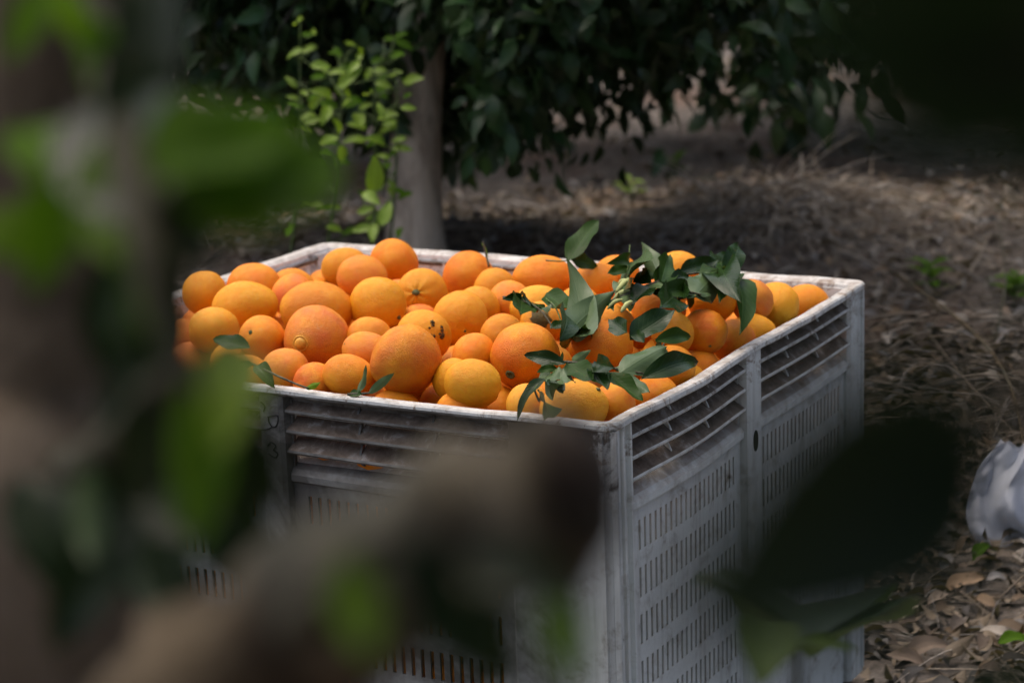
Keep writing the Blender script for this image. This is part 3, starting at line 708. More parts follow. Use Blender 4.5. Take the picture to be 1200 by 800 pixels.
# ------------------------------------------------------------------ oranges
# u, v across the bin, height, radius, width/height | tone, kind, feature offset in pixels of the photograph, label
ORANGES = '''-0.426,-0.104,0.790,0.0409,1.000|y,plain,0,0,orange blurred by the hanging green leaf at the far left of the pile
-0.361,-0.043,0.792,0.0471,1.138|o,plain,0,0,light orange touching the left rim beside a mottled yellow one
-0.289,-0.172,0.790,0.0486,1.310|y,plain,0,0,oval yellow-orange fruit with pale speckled blemishes near the left rim
-0.230,-0.340,0.790,0.0398,1.111|y,plain,0,0,yellow-orange fruit above the dark leaf at the left front corner
-0.120,-0.357,0.790,0.0377,1.037|o,stem,-14,-8,orange with a pale stem scar left of the big nubbed orange
-0.036,-0.326,0.790,0.0532,1.000|p,nub,-17,5,large pinkish orange with a round protruding nub facing the front
-0.157,-0.146,0.790,0.0532,1.500|o,plain,0,0,wide oval orange directly behind the big nubbed orange
-0.263,-0.063,0.790,0.0389,1.042|p,plain,0,0,pinkish orange between the left rim and the wide oval orange
-0.328,0.028,0.778,0.0400,1.133|o,plain,0,0,small glimpse of orange against the left rim behind a pinkish one
-0.309,0.173,0.790,0.0412,1.167|y,plain,0,0,orange with a yellow top in the back left corner
-0.227,0.104,0.790,0.0440,1.111|p,plain,0,0,pink-tinged orange in front of two oranges in the back left corner
-0.247,0.244,0.790,0.0447,1.074|o,plain,0,0,smooth round orange against the back rim near the tree trunk
-0.072,-0.087,0.790,0.0493,1.125|y,dimple,26,14,large yellow-orange fruit with pitted skin right of the wide oval orange
-0.058,0.033,0.790,0.0447,1.069|y,star,-7,0,orange creased like a star around its dark green stem scar
-0.044,0.175,0.790,0.0472,1.296|o,stem,27,4,wide orange below the thin upright green stalk at the back rim
0.031,0.137,0.780,0.0392,0.941|y,plain,0,0,small yellow fruit peeking out behind the wide orange at the back
0.108,-0.119,0.790,0.0464,1.200|y,crease,6,15,orange split by a yellow raised ridge running to its navel
0.097,-0.043,0.790,0.0380,1.038|y,plain,0,0,orange hidden behind the one with the yellow ridge
0.125,0.019,0.790,0.0374,1.000|p,plain,0,0,pinkish orange left of the pale fruit with the curved dark stalk
0.118,-0.251,0.790,0.0435,1.133|y,scar,16,-5,yellow-orange fruit with a black scabby scar on its shoulder
0.189,-0.415,0.797,0.0528,1.158|d,neck,-40,16,largest deep orange tapering to its lower left, middle of the front
0.042,-0.291,0.790,0.0354,1.136|o,plain,0,0,upper of two small oranges stacked right of the nubbed orange
0.092,-0.375,0.790,0.0344,1.238|p,plain,0,0,lower pinkish one of two small oranges right of the nubbed orange
0.100,-0.440,0.768,0.0365,1.478|o,plain,0,0,flattened orange behind the front rim beside two upright green leaves
-0.025,-0.433,0.763,0.0372,1.074|p,plain,0,0,orange behind the front rim with a thin twig crossing it
0.038,-0.444,0.751,0.0342,0.944|d,plain,0,0,dark slit of orange low between two oranges at the front rim
0.184,-0.446,0.725,0.0335,1.550|o,plain,0,0,orange top just clearing the front rim below the largest orange
0.299,-0.444,0.736,0.0330,1.500|o,plain,0,0,low orange top just clearing the front rim under a lumpy yellow one
0.314,-0.436,0.776,0.0398,1.462|y,bumpy,34,4,long yellow-orange fruit with a lumpy yellow end near the front rim
0.256,-0.328,0.790,0.0340,1.040|o,plain,0,0,smooth medium orange left of the large dark orange with a small navel
0.334,-0.309,0.790,0.0534,1.000|d,navel,-17,22,large dark orange with a small round navel at its lower left
0.214,-0.165,0.780,0.0357,1.053|o,plain,0,0,small orange patch behind the large dark one with the navel
0.258,-0.394,0.765,0.0335,0.941|y,plain,0,0,yellow sliver of fruit wedged right of the largest deep orange
0.095,0.200,0.790,0.0481,1.286|o,plain,0,0,bright orange at the back rim under the upright dark leaf
0.191,-0.006,0.790,0.0407,1.192|l,plain,0,0,pale orange behind the curved dark stalk at the centre of the pile
0.253,-0.102,0.790,0.0360,1.125|l,patch,-2,-5,pale yellow-orange fruit with a dark green patch under the curved stalk
0.197,0.197,0.790,0.0396,1.120|o,plain,0,0,orange in front of the back rim left of the pale twisted bud
0.203,0.269,0.790,0.0395,1.167|o,plain,0,0,orange at the back rim behind the thin upright stalk
0.413,-0.209,0.790,0.0440,1.233|o,plain,0,0,smooth light orange above the leafy twig at the front right
0.363,-0.078,0.790,0.0357,1.350|o,plain,0,0,flat-looking orange just behind the smooth light orange
0.382,0.068,0.790,0.0461,0.970|d,plain,0,0,deep orange beneath the blue-grey leaf right of the centre
0.440,0.155,0.791,0.0417,1.000|y,plain,0,0,tall round orange with a dark leaf hanging down beside it
0.344,0.228,0.815,0.0384,1.118|y,plain,0,0,yellow fruit among the topmost leaves at the back rim
0.506,0.277,0.758,0.0418,1.111|y,bumpy,5,18,mottled orange with a bumpy yellow base at the right rim
0.512,0.396,0.734,0.0392,1.176|o,plain,0,0,orange in the far right corner of the bin
0.510,-0.032,0.781,0.0367,1.077|d,stem,6,17,reddish orange with a small dark pit right of the dark leaves
0.515,0.071,0.742,0.0363,1.000|d,plain,0,0,small reddish orange against the right rim
0.510,0.158,0.733,0.0372,1.176|y,plain,0,0,yellow-orange fruit low against the right rim beside a reddish one
0.510,-0.055,0.719,0.0373,1.115|o,stem,-15,-14,orange with a tiny green stem dot above the long pointed leaf
0.480,-0.092,0.790,0.0350,0.895|l,plain,0,0,pale yellow fruit behind the dark leaves right of the centre
0.510,-0.121,0.718,0.0346,1.167|y,plain,0,0,bright yellow fruit under the long pointed leaf at the right rim
0.517,-0.234,0.726,0.0337,1.100|o,plain,0,0,orange low at the right rim below the pale grey-green leaf
0.483,-0.436,0.754,0.0449,1.212|l,plain,0,0,pale domed yellow-orange fruit at the front corner of the bin
0.413,-0.445,0.754,0.0323,1.000|l,plain,0,0,pale orange half behind the domed one at the front corner
0.518,-0.375,0.748,0.0324,1.045|d,plain,0,0,shaded brownish orange under the leaves at the front corner
0.492,0.204,0.780,0.0375,0.875|p,plain,0,0,pinkish orange sliver behind the mottled one at the right rim
0.237,0.055,0.780,0.0375,1.000|y,plain,0,0,small yellow patch of fruit behind the upright folded leaf
0.516,-0.170,0.756,0.0343,1.118|o,plain,0,0,orange patch between the pale grey-green leaf and the pointed leaf'''
FILL = '''-0.499,-0.439,0.711,0.0375 -0.507,-0.360,0.707,0.0380 -0.501,-0.274,0.710,0.0399 -0.512,-0.186,0.712,0.0392 -0.499,-0.101,0.692,0.0407 -0.505,-0.019,0.704,0.0378 -0.514,0.128,0.701,0.0408 -0.499,0.219,0.694,0.0426 -0.510,0.303,0.699,0.0383 -0.505,0.387,0.693,0.0398 -0.419,-0.360,0.706,0.0373 -0.418,-0.274,0.708,0.0387 -0.431,-0.197,0.711,0.0396 -0.428,-0.100,0.710,0.0394 -0.433,-0.022,0.691,0.0394 -0.419,0.063,0.694,0.0375 -0.421,0.138,0.694,0.0400 -0.438,0.302,0.697,0.0400 -0.432,0.384,0.702,0.0407 -0.356,-0.446,0.725,0.0393 -0.346,-0.367,0.739,0.0399 -0.346,-0.273,0.745,0.0405 -0.356,-0.202,0.740,0.0389 -0.340,-0.111,0.732,0.0414 -0.358,0.130,0.735,0.0424 -0.349,0.218,0.743,0.0390 -0.340,0.301,0.701,0.0408 -0.256,-0.443,0.738,0.0416 -0.275,-0.350,0.725,0.0426 -0.270,-0.264,0.729,0.0402 -0.254,0.057,0.731,0.0409 -0.258,0.308,0.703,0.0417 -0.253,0.384,0.690,0.0408 -0.172,-0.369,0.746,0.0380 -0.174,-0.280,0.732,0.0378 -0.180,-0.020,0.736,0.0410 -0.175,0.058,0.743,0.0383 -0.172,0.135,0.745,0.0412 -0.176,0.227,0.691,0.0422 -0.093,-0.442,0.744,0.0401 -0.106,-0.199,0.729,0.0408 -0.106,-0.019,0.731,0.0372 -0.088,0.133,0.738,0.0403 -0.101,0.226,0.689,0.0393 -0.101,0.303,0.705,0.0370 -0.110,0.374,0.696,0.0416 -0.022,-0.187,0.741,0.0407 -0.010,-0.107,0.729,0.0373 -0.022,-0.037,0.745,0.0402 -0.013,0.228,0.694,0.0374 -0.018,0.308,0.701,0.0382 -0.006,0.380,0.698,0.0374 0.059,-0.191,0.741,0.0402 0.060,-0.106,0.726,0.0390 0.074,0.045,0.745,0.0370 0.054,0.293,0.691,0.0419 0.151,-0.347,0.741,0.0406 0.145,-0.184,0.724,0.0387 0.140,-0.026,0.727,0.0425 0.156,0.125,0.735,0.0406 0.135,0.308,0.694,0.0374 0.134,0.389,0.709,0.0415 0.231,-0.287,0.732,0.0389 0.239,0.141,0.738,0.0428 0.225,0.224,0.694,0.0386 0.238,0.306,0.703,0.0380 0.224,0.391,0.699,0.0373 0.313,-0.194,0.739,0.0424 0.298,-0.030,0.739,0.0382 0.302,0.049,0.745,0.0406 0.315,0.137,0.739,0.0396 0.310,0.207,0.747,0.0380 0.318,0.302,0.706,0.0402 0.311,0.377,0.690,0.0408 0.389,-0.358,0.728,0.0413 0.394,-0.105,0.732,0.0389 0.402,0.207,0.732,0.0382 0.399,0.299,0.690,0.0416 0.402,0.388,0.693,0.0429 0.472,0.224,0.699,0.0393 -0.507,0.052,0.674,0.0420 -0.426,-0.450,0.666,0.0373 -0.424,0.208,0.674,0.0379 -0.347,-0.024,0.694,0.0420 -0.344,0.048,0.706,0.0371 -0.351,0.388,0.667,0.0402 -0.273,-0.100,0.698,0.0375 -0.261,-0.033,0.711,0.0381 -0.253,0.128,0.707,0.0396 -0.253,0.213,0.707,0.0424 -0.182,-0.446,0.693,0.0394 -0.174,-0.182,0.702,0.0418 -0.182,0.308,0.661,0.0405 -0.176,0.386,0.666,0.0374 -0.108,-0.362,0.717,0.0377 -0.105,-0.103,0.702,0.0411 -0.021,-0.361,0.701,0.0386 -0.016,-0.275,0.715,0.0392 -0.024,0.043,0.708,0.0411 -0.006,0.138,0.698,0.0383 0.073,-0.351,0.699,0.0395 0.055,0.208,0.708,0.0414 0.064,0.372,0.681,0.0422 0.155,-0.101,0.717,0.0371 0.145,0.056,0.712,0.0395 0.142,0.227,0.679,0.0383 0.218,-0.360,0.710,0.0411 0.218,-0.191,0.699,0.0412 0.237,-0.115,0.712,0.0373 0.222,-0.032,0.704,0.0396 0.238,0.047,0.697,0.0422 0.303,-0.346,0.710,0.0384 0.321,-0.267,0.696,0.0410 0.313,-0.109,0.695,0.0377 0.316,0.221,0.673,0.0407 0.399,-0.284,0.700,0.0428 0.404,-0.195,0.696,0.0417 0.394,0.057,0.704,0.0393 0.386,0.137,0.715,0.0420 -0.510,-0.433,0.613,0.0396 -0.514,-0.353,0.613,0.0391 -0.500,-0.283,0.632,0.0416 -0.517,-0.203,0.631,0.0374 -0.521,-0.103,0.620,0.0399 -0.498,0.127,0.628,0.0404 -0.509,0.375,0.615,0.0415 -0.429,-0.364,0.616,0.0411 -0.420,-0.190,0.626,0.0424 -0.416,-0.102,0.634,0.0393 -0.430,-0.033,0.620,0.0387 -0.422,0.375,0.624,0.0401 -0.339,-0.364,0.651,0.0425 -0.348,-0.267,0.657,0.0382 -0.347,-0.122,0.660,0.0393 -0.356,0.146,0.654,0.0410 -0.342,0.301,0.618,0.0429 -0.256,-0.285,0.651,0.0389 -0.271,-0.194,0.665,0.0418 -0.274,0.044,0.663,0.0376 -0.253,0.228,0.625,0.0389 -0.258,0.308,0.623,0.0420 -0.184,-0.351,0.671,0.0418 -0.184,-0.264,0.657,0.0396 -0.176,-0.109,0.648,0.0383 -0.173,-0.022,0.659,0.0387 -0.175,0.129,0.648,0.0395 -0.112,-0.444,0.651,0.0389 -0.091,-0.272,0.660,0.0379 -0.098,0.044,0.671,0.0419 -0.097,0.132,0.665,0.0370 -0.094,0.293,0.621,0.0388 -0.015,-0.432,0.668,0.0379 -0.028,-0.030,0.652,0.0429 -0.010,0.372,0.626,0.0423 0.072,-0.448,0.654,0.0374 0.062,-0.276,0.655,0.0408 0.055,-0.188,0.659,0.0409 0.062,-0.029,0.663,0.0383 0.072,0.043,0.671,0.0409 0.057,0.142,0.668,0.0397 0.157,-0.450,0.654,0.0426 0.157,-0.358,0.648,0.0404 0.155,-0.278,0.670,0.0371 0.146,0.134,0.650,0.0376 0.138,0.306,0.615,0.0423 0.147,0.377,0.618,0.0376 0.233,-0.273,0.657,0.0389 0.234,0.129,0.652,0.0382 0.236,0.309,0.627,0.0426 0.314,-0.198,0.648,0.0397 0.309,-0.026,0.657,0.0429 0.319,0.134,0.650,0.0414 0.400,-0.433,0.662,0.0408 0.394,-0.021,0.649,0.0377 0.473,-0.356,0.671,0.0421 0.477,-0.195,0.652,0.0381 0.469,-0.104,0.656,0.0430 0.481,-0.020,0.659,0.0398 0.463,0.055,0.669,0.0376 0.474,0.143,0.668,0.0412 0.478,0.296,0.631,0.0423 0.462,0.376,0.627,0.0401 -0.513,-0.025,0.584,0.0416 -0.498,0.047,0.568,0.0404 -0.505,0.206,0.586,0.0418 -0.507,0.302,0.572,0.0388 -0.425,-0.435,0.585,0.0371 -0.439,-0.285,0.583,0.0407 -0.438,-0.107,0.566,0.0379 -0.438,0.125,0.575,0.0385 -0.433,0.288,0.573,0.0386 -0.350,-0.435,0.605,0.0385 -0.344,-0.186,0.598,0.0424 -0.348,-0.022,0.617,0.0378 -0.358,0.049,0.607,0.0373 -0.354,0.206,0.610,0.0371 -0.346,0.387,0.584,0.0374 -0.273,-0.432,0.601,0.0386 -0.266,-0.353,0.610,0.0400 -0.269,-0.121,0.622,0.0427 -0.270,-0.026,0.617,0.0382 -0.257,0.135,0.613,0.0391 -0.261,0.377,0.573,0.0398 -0.180,-0.434,0.619,0.0423 -0.181,-0.191,0.621,0.0418 -0.189,0.057,0.617,0.0403 -0.183,0.220,0.585,0.0401 -0.192,0.295,0.581,0.0409 -0.186,0.383,0.584,0.0388 -0.102,-0.361,0.621,0.0392 -0.104,-0.191,0.613,0.0420 -0.111,-0.115,0.599,0.0380 -0.099,-0.028,0.605,0.0377 -0.096,0.223,0.579,0.0405 -0.108,0.387,0.569,0.0427 -0.008,-0.351,0.620,0.0398 -0.007,-0.204,0.618,0.0420 -0.018,-0.100,0.598,0.0407 -0.019,0.062,0.621,0.0372 -0.024,0.133,0.606,0.0371 -0.016,0.209,0.619,0.0420 -0.022,0.304,0.577,0.0396 0.076,-0.119,0.599,0.0404 0.062,0.292,0.578,0.0404 0.068,0.375,0.577,0.0419 0.142,-0.201,0.608,0.0399 0.150,-0.121,0.617,0.0391 0.147,-0.022,0.611,0.0381 0.142,0.224,0.568,0.0423 0.234,-0.428,0.608,0.0385 0.234,-0.348,0.605,0.0384 0.227,-0.203,0.607,0.0392 0.225,-0.101,0.619,0.0410 0.238,-0.019,0.621,0.0416 0.239,0.216,0.603,0.0389 0.220,0.383,0.566,0.0408 0.321,-0.428,0.599,0.0413 0.305,-0.287,0.616,0.0418 0.307,-0.101,0.604,0.0386 0.311,0.057,0.602,0.0399 0.314,0.301,0.585,0.0415 0.389,-0.354,0.621,0.0428 0.382,-0.279,0.615,0.0399 0.396,-0.201,0.611,0.0428 0.384,-0.114,0.619,0.0398 0.389,0.046,0.599,0.0374 0.398,0.131,0.601,0.0430 0.387,0.209,0.608,0.0375 0.393,0.372,0.586,0.0400 0.474,-0.435,0.613,0.0414 0.483,-0.286,0.600,0.0414 0.485,0.224,0.572,0.0417'''
TONE = {'o': (0.74, 0.21, 0.005), 'y': (0.74, 0.30, 0.006), 'p': (0.73, 0.20, 0.030), 'd': (0.62, 0.13, 0.006), 'l': (0.77, 0.34, 0.022)}
GRP = 'oranges heaped in the harvest bin'
def vnoise(D, seed, freq, n=6):
    r = np.random.default_rng(seed); out = np.zeros(len(D))
    for _ in range(n):
        k = r.normal(size=3) * freq; out += np.sin(D @ k + r.uniform(0, 6.28))
    return out / n
def orange_mesh(kind, seed, nu=36, nv=22):
    th = np.linspace(0, math.pi, nv + 1); ph = np.linspace(0, 2 * math.pi, nu, endpoint=False)
    D = [(0, 0, 1)]
    for t in th[1:-1]:
        for p in ph: D.append((math.sin(t) * math.cos(p), math.sin(t) * math.sin(p), math.cos(t)))
    D.append((0, 0, -1)); D = np.array(D)
    T_ = np.arccos(np.clip(D[:, 2], -1, 1)); Pp = np.arctan2(D[:, 1], D[:, 0])
    r = 1 + 0.065 * vnoise(D, seed, 1.7) + 0.020 * vnoise(D, seed + 1, 5) + 0.005 * vnoise(D, seed + 2, 17)
    r -= 0.05 * np.exp(-((math.pi - T_) / 0.25) ** 2)
    tint = np.zeros(len(D))
    e = np.exp
    if kind == 'nub': r += 0.05 * e(-(T_ / 0.45) ** 2); tint = 0.7 * e(-(T_ / 0.35) ** 2)
    if kind in ('stem', 'dimple'): r -= 0.045 * e(-(T_ / 0.18) ** 2)
    if kind == 'star': r -= e(-(T_ / 0.75) ** 2) * 0.055 * (np.abs(np.cos(3.5 * Pp + 0.4)) ** 6) * (T_ > 0.05) + 0.05 * e(-(T_ / 0.16) ** 2); tint = 0.45 * e(-(T_ / 0.6) ** 2)
    if kind == 'crease':
        dp = np.angle(np.exp(1j * (Pp - 2.0))); w = np.sin(T_)
        r += 0.045 * e(-(dp * w / 0.10) ** 2) * (T_ < 1.9) - 0.03 * e(-((dp * w - 0.2) / 0.12) ** 2) - 0.04 * e(-(T_ / 0.14) ** 2); tint = 0.6 * e(-(dp * w / 0.10) ** 2)
    if kind == 'neck': r += 0.11 * e(-(T_ / 0.40) ** 2); r += 0.02 * vnoise(D, seed + 5, 9) * e(-(T_ / 0.8) ** 2)
    if kind == 'bumpy':
        m = e(-(T_ / 0.75) ** 2); r += m * (0.055 * vnoise(D, seed + 3, 9) + 0.03 * vnoise(D, seed + 4, 17)); tint = 0.85 * m
    if kind == 'navel': r -= 0.05 * e(-(T_ / 0.10) ** 2)
    if kind == 'plain': tint = 0.25 * e(-(T_ / 0.5) ** 2) * (seed % 3 == 0)
    V = D * r[:, None]
    F = [(0, 1 + k, 1 + (k + 1) % nu) for k in range(nu)]
    for i in range(nv - 2):
        for k in range(nu):
            a = 1 + i * nu + k; b_ = 1 + i * nu + (k + 1) % nu; F.append((a, a + nu, b_ + nu, b_))
    last = len(D) - 1; o = 1 + (nv - 2) * nu
    F += [(o + k, last, o + (k + 1) % nu) for k in range(nu)]
    return mesh('orange', V, F, M['orange'], True, None, None, tint)
def lathe(prof, seg=14, wob=0.0, seed=0):
    rr = random.Random(seed); V = []; F = []
    for (r, z) in prof:
        for k in range(seg):
            a = 2 * math.pi * k / seg; q = r * (1 + wob * rr.uniform(-1, 1)); V.append((q * math.cos(a), q * math.sin(a), z))
    for i in range(len(prof) - 1):
        for k in range(seg): F.append((i * seg + k, i * seg + (k + 1) % seg, (i + 1) * seg + (k + 1) % seg, (i + 1) * seg + k))
    F.append(tuple((len(prof) - 1) * seg + k for k in range(seg)))
    return V, F
def cap(amax, seed, off=1.012, rag=0.35):
    rr = random.Random(seed); seg = 22; rings = 5; V = [(0, 0, off)]; F = []
    rim_ = [amax * (1 + rag * rr.uniform(-1, 1)) for _ in range(seg)]
    for i in range(1, rings + 1):
        for k in range(seg):
            t = rim_[k] * i / rings; a = 2 * math.pi * k / seg; q = (off + 0.012 * rr.uniform(-1, 1)) if i < rings else 0.985
            V.append((q * math.sin(t) * math.cos(a), q * math.sin(t) * math.sin(a), q * math.cos(t)))
    F += [(0, 1 + k, 1 + (k + 1) % seg) for k in range(seg)]
    for i in range(rings - 1):
        for k in range(seg):
            a = 1 + i * seg + k; b_ = 1 + i * seg + (k + 1) % seg; F.append((a, a + seg, b_ + seg, b_))
    return V, F
def binpt(u, v, z): return Vector((BIN_C[0], BIN_C[1], 0)) + EX * u + EY * v + Vector((0, 0, z))
PLAIN = [orange_mesh('plain', s * 11) for s in range(9)]
OR_POS = []
for i, row in enumerate(ORANGES.strip().splitlines()):
    num, rest = row.split('|'); u, v, h, r, asp = [float(q) for q in num.split(',')]
    tone, kind, fx, fy, lab = rest.split(',', 4); fx, fy = float(fx), float(fy)
    p = binpt(u, v, h); depth = -(RM.transposed() @ (p - CAM)).z; rp = r * FPX / depth
    rnd = random.Random(i * 5 + 1)
    view = (CAM - p).normalized(); el = 1.0
    if kind == 'plain':
        if asp > 1.08: ax = CAMR * rnd.choice((-1, 1)) + Vector((0, 0, rnd.uniform(-.3, .3))) + view * rnd.uniform(-.3, .3); el = min(asp, 1.30)
        else: ax = Vector((rnd.uniform(-1, 1), rnd.uniform(-1, 1), rnd.uniform(-1, 1))); el = rnd.uniform(0.95, 1.08)
        me = PLAIN[i % len(PLAIN)]
    else:
        a_ = fx / rp; b_ = -fy / rp; q = a_ * a_ + b_ * b_
        if q > 0.92: a_ *= math.sqrt(0.92 / q); b_ *= math.sqrt(0.92 / q); q = 0.92
        ax = CAMR * a_ + CAMU * b_ + view * math.sqrt(1 - q); me = orange_mesh(kind, i * 7); el = {'neck': 1.03, 'bumpy': 1.15}.get(kind, 1.0)
    ax.normalize()
    Rq = ax.to_track_quat('Z', 'Y').to_matrix().to_4x4() @ Matrix.Rotation(rnd.uniform(0, 6.28), 4, 'Z')
    o = obj('orange', me); k = r / (el ** (1 / 3)) if el > 1 else r
    o.matrix_world = Matrix.Translation(p) @ Rq @ Matrix.Diagonal((k, k, k * el, 1))
    c = TONE[tone]; j = rnd.uniform(0.84, 1.06); o.color = (c[0] * j, c[1] * j * rnd.uniform(0.85, 1.15), c[2], 1)
    tag(o, lab, 'orange', GRP); OR_POS.append((p, r))
    if kind == 'plain' and i % 3 == 1:
        V, F = lathe([(0.08, 0.93), (0.095, 0.975), (0.07, 1.0), (0.04, 0.99), (0.035, 1.03), (0.008, 1.032)], 9, 0.3, i); sb = obj('stem_button', mesh('stem_button', V, F, M['calyx']), o)
        sb.rotation_euler = (rnd.uniform(-0.9, 0.9), rnd.uniform(-0.9, 0.9), 0)
    if kind == 'nub':
        V, F = lathe([(0.24, 0.98), (0.255, 1.05), (0.235, 1.085), (0.20, 1.075), (0.185, 1.06), (0.17, 1.12), (0.11, 1.165), (0.02, 1.175)], 18, 0.06, 3); obj('navel', mesh('navel', V, F, M['nub']), o)
    if kind in ('stem', 'star', 'crease', 'dimple'):
        s_ = {'stem': 0.8, 'star': 1.25, 'crease': 1.0, 'dimple': 0.7}[kind]
        V, F = lathe([(0.10 * s_, 0.93), (0.115 * s_, 0.965), (0.085 * s_, 0.985), (0.05 * s_, 0.975), (0.045 * s_, 1.02), (0.01, 1.022)], 10, 0.28, i); obj('stem_button', mesh('stem_button', V, F, M['calyx']), o)
    if kind == 'navel':
        V, F = lathe([(0.13, 0.94), (0.135, 0.995), (0.105, 1.012), (0.075, 0.99), (0.05, 0.955), (0.01, 0.95)], 14, 0.12, i); obj('navel', mesh('navel', V, F, M['calyx']), o)
    if kind == 'scar':
        for kx in range(11):
            V, F = cap(rnd.uniform(0.04, 0.10), i + kx, 1.02, 0.55); so = obj('scar', mesh('scar', V, F, M['scab']), o)
            so.rotation_euler = (rnd.uniform(-0.42, 0.42), rnd.uniform(-0.3, 0.3), rnd.uniform(0, 3))
    if kind == 'patch':
        V, F = cap(0.55, 4, 1.012, 0.3); obj('green_patch', mesh('green_patch', V, F, M['greenpatch']), o)
LOWER = 'orange lying lower in the bin, mostly hidden under the fruit heaped around it'
deep = []
SEEN = {0,1,2,3,4,5,9,10,12,15,19,20,21,24,27,28,30,33,35,37,39,42,48,53,56,57,59,61,63,67,68,70,72,74,75,76,77,83,84,86,100,106,107,109,111,116,117,118}
LOWLAB = {0: 'leftmost orange in the bin, in the corner behind the blurred near trunk', 1: 'orange near the left end of the bin behind the blurred near trunk',
          19: 'orange at the front rim just right of the blurred near trunk', 2: 'orange behind the blurred trunk edge, one row back from the front rim',
          20: 'orange behind the shade-black stem, one row back from the front rim', 3: 'orange by the left rim directly behind the shade-black stem',
          27: 'orange at the front rim behind the shade-black stem', 21: 'orange beside the left rim, left of the fruit above the dark leaf',
          28: 'orange at the front rim left of the hanging yellow-green leaf', 33: 'orange at the front rim below the dark leaf at the left front corner',
          39: 'orange at the front rim left of the one crossed by a thin twig', 106: 'orange at the front rim below and right of the largest deep orange',
          111: 'orange at the front rim between the lumpy yellow fruit and the pale corner pair'}
for i, q in enumerate(FILL.split()):
    u, v, h, r = [float(z) for z in q.split(',')]
    if i not in SEEN: deep.append((u, v, h, r)); continue
    o = obj('orange', PLAIN[i % len(PLAIN)]); rnd = random.Random(i)
    o.matrix_world = Matrix.Translation(binpt(u, v, h)) @ Matrix.Rotation(rnd.uniform(0, 6), 4, 'X') @ Matrix.Rotation(rnd.uniform(0, 6), 4, 'Y') @ Matrix.Scale(r, 4)
    c = TONE[rnd.choice('oooypd')]; j = rnd.uniform(0.88, 1.05); o.color = (c[0] * j, c[1] * j, c[2], 1); tag(o, LOWLAB.get(i, LOWER), 'orange', GRP)
# fruit deep in the bin, below what can be counted
for z in np.arange(0.14, 0.60, 0.074):
    for u in np.arange(-HW + .085, HW - .07, 0.083):
        for v in np.arange(-HD + .085, HD - .07, 0.083):
            if abs(u) > HW - 0.2 or abs(v) > HD - 0.2: deep.append((u + random.uniform(-.006, .006), v + random.uniform(-.006, .006), z + random.uniform(-.01, .01), 0.040))
lt = [(0, 0, 1)] + [(math.sin(t) * math.cos(p), math.sin(t) * math.sin(p), math.cos(t)) for t in np.linspace(0, math.pi, 8)[1:-1] for p in np.linspace(0, 2 * math.pi, 12, endpoint=False)] + [(0, 0, -1)]
lt = np.array(lt); lq = [(1 + i * 12 + k, 1 + (i + 1) * 12 + k, 1 + (i + 1) * 12 + (k + 1) % 12, 1 + i * 12 + (k + 1) % 12) for i in range(5) for k in range(12)]
lq += [(0, 1 + k, 1 + k + 1, 1 + (k + 2) % 12) for k in range(0, 12, 2)] + [(73, 61 + (k + 2) % 12, 61 + k + 1, 61 + k) for k in range(0, 12, 2)]
lq = np.array(lq)
DV = np.concatenate([lt * r + np.array(binpt(u, v, z)) for u, v, z, r in deep]); DF = np.concatenate([lq + k * len(lt) for k in range(len(deep))])
dp = obj('orange_pile', mesh('orange_pile', DV, DF, M['orange'])); dp.color = (*TONE['o'], 1)
tag(dp, 'packed oranges deep in the bin behind its slotted walls', 'oranges', kind='stuff')

# ------------------------------------------------------------------ leafy twigs lying on the oranges
def twig(label, origin_px, stems, leaves, extra=0, group='cut leafy twigs on the oranges'):
    """stems: list of (list of (px, py, z above the rim), radius); leaves: (base, tip, width share, tone, roll)"""
    P = lambda q: at(q[0], q[1], BIN_H + q[2])
    base = P(origin_px); t = empty('leafy_twig', base); tag(t, label, 'twig', group)
    for pts, r in stems:
        path = [p - base for p in spline([P(q) for q in pts], 12)]
        vv, ff = tube(path, [r * (1 - 0.45 * k / 12) for k in range(13)], 7, True, 0.12); obj('stem', mesh('stem', vv, ff, M['twig'] if r > 0.0017 else M['green_stem']), t)
    rr = random.Random(int(origin_px[0])); more = []
    for pts, r in stems:
        for _ in range(extra if len(pts) > 3 else extra // 2):
            i_ = rr.randrange(len(pts) - 1); f_ = rr.random(); b0 = [pts[i_][j] + (pts[i_ + 1][j] - pts[i_][j]) * f_ for j in range(3)]
            an = rr.uniform(0, 6.28); ln = rr.uniform(14, 30)
            more.append((tuple(b0), (b0[0] + ln * math.cos(an), b0[1] + ln * 0.7 * math.sin(an), b0[2] + rr.uniform(-.012, .02)), rr.uniform(.4, .55), rr.choice(('leaf_cut', 'leaf_cut_light')), rr.uniform(-.6, .6), rr.choice((1, 1, -1))))
    for k, lf_ in enumerate(list(leaves) + more):
        b_, tip, w, tone = lf_[:4]
        if tone == 'leaf_cut' and (k * 7 + int(b_[0])) % 3 == 0: tone = 'leaf_cut_light'
        roll = lf_[4] if len(lf_) > 4 else 0.0; face = lf_[5] if len(lf_) > 5 else 1
        b3, t3 = P(b_), P(tip); n = ((CAM - b3).normalized() * 0.85 + Vector((0, 0, 0.40)) + CAMR * roll * 1.3)
        lv, lf2, luv = leaf_grid(1, w * 0.84, random.uniform(0.15, 0.6), 0.5 * random.uniform(-0.4, 1.3), 0.09, 11, 3, k + int(b_[0]))
        o = obj('leaf', mesh('leaf', lv, lf2, M[tone], True, luv), t)
        o.matrix_world = leaf_frame(b3, t3, n * face) 
        o.matrix_parent_inverse = Matrix(); o.matrix_local = Matrix.Translation(-base) @ leaf_frame(b3, t3, n * face)
D_, U_ = 'leaf_cut', 'leaf_cut'
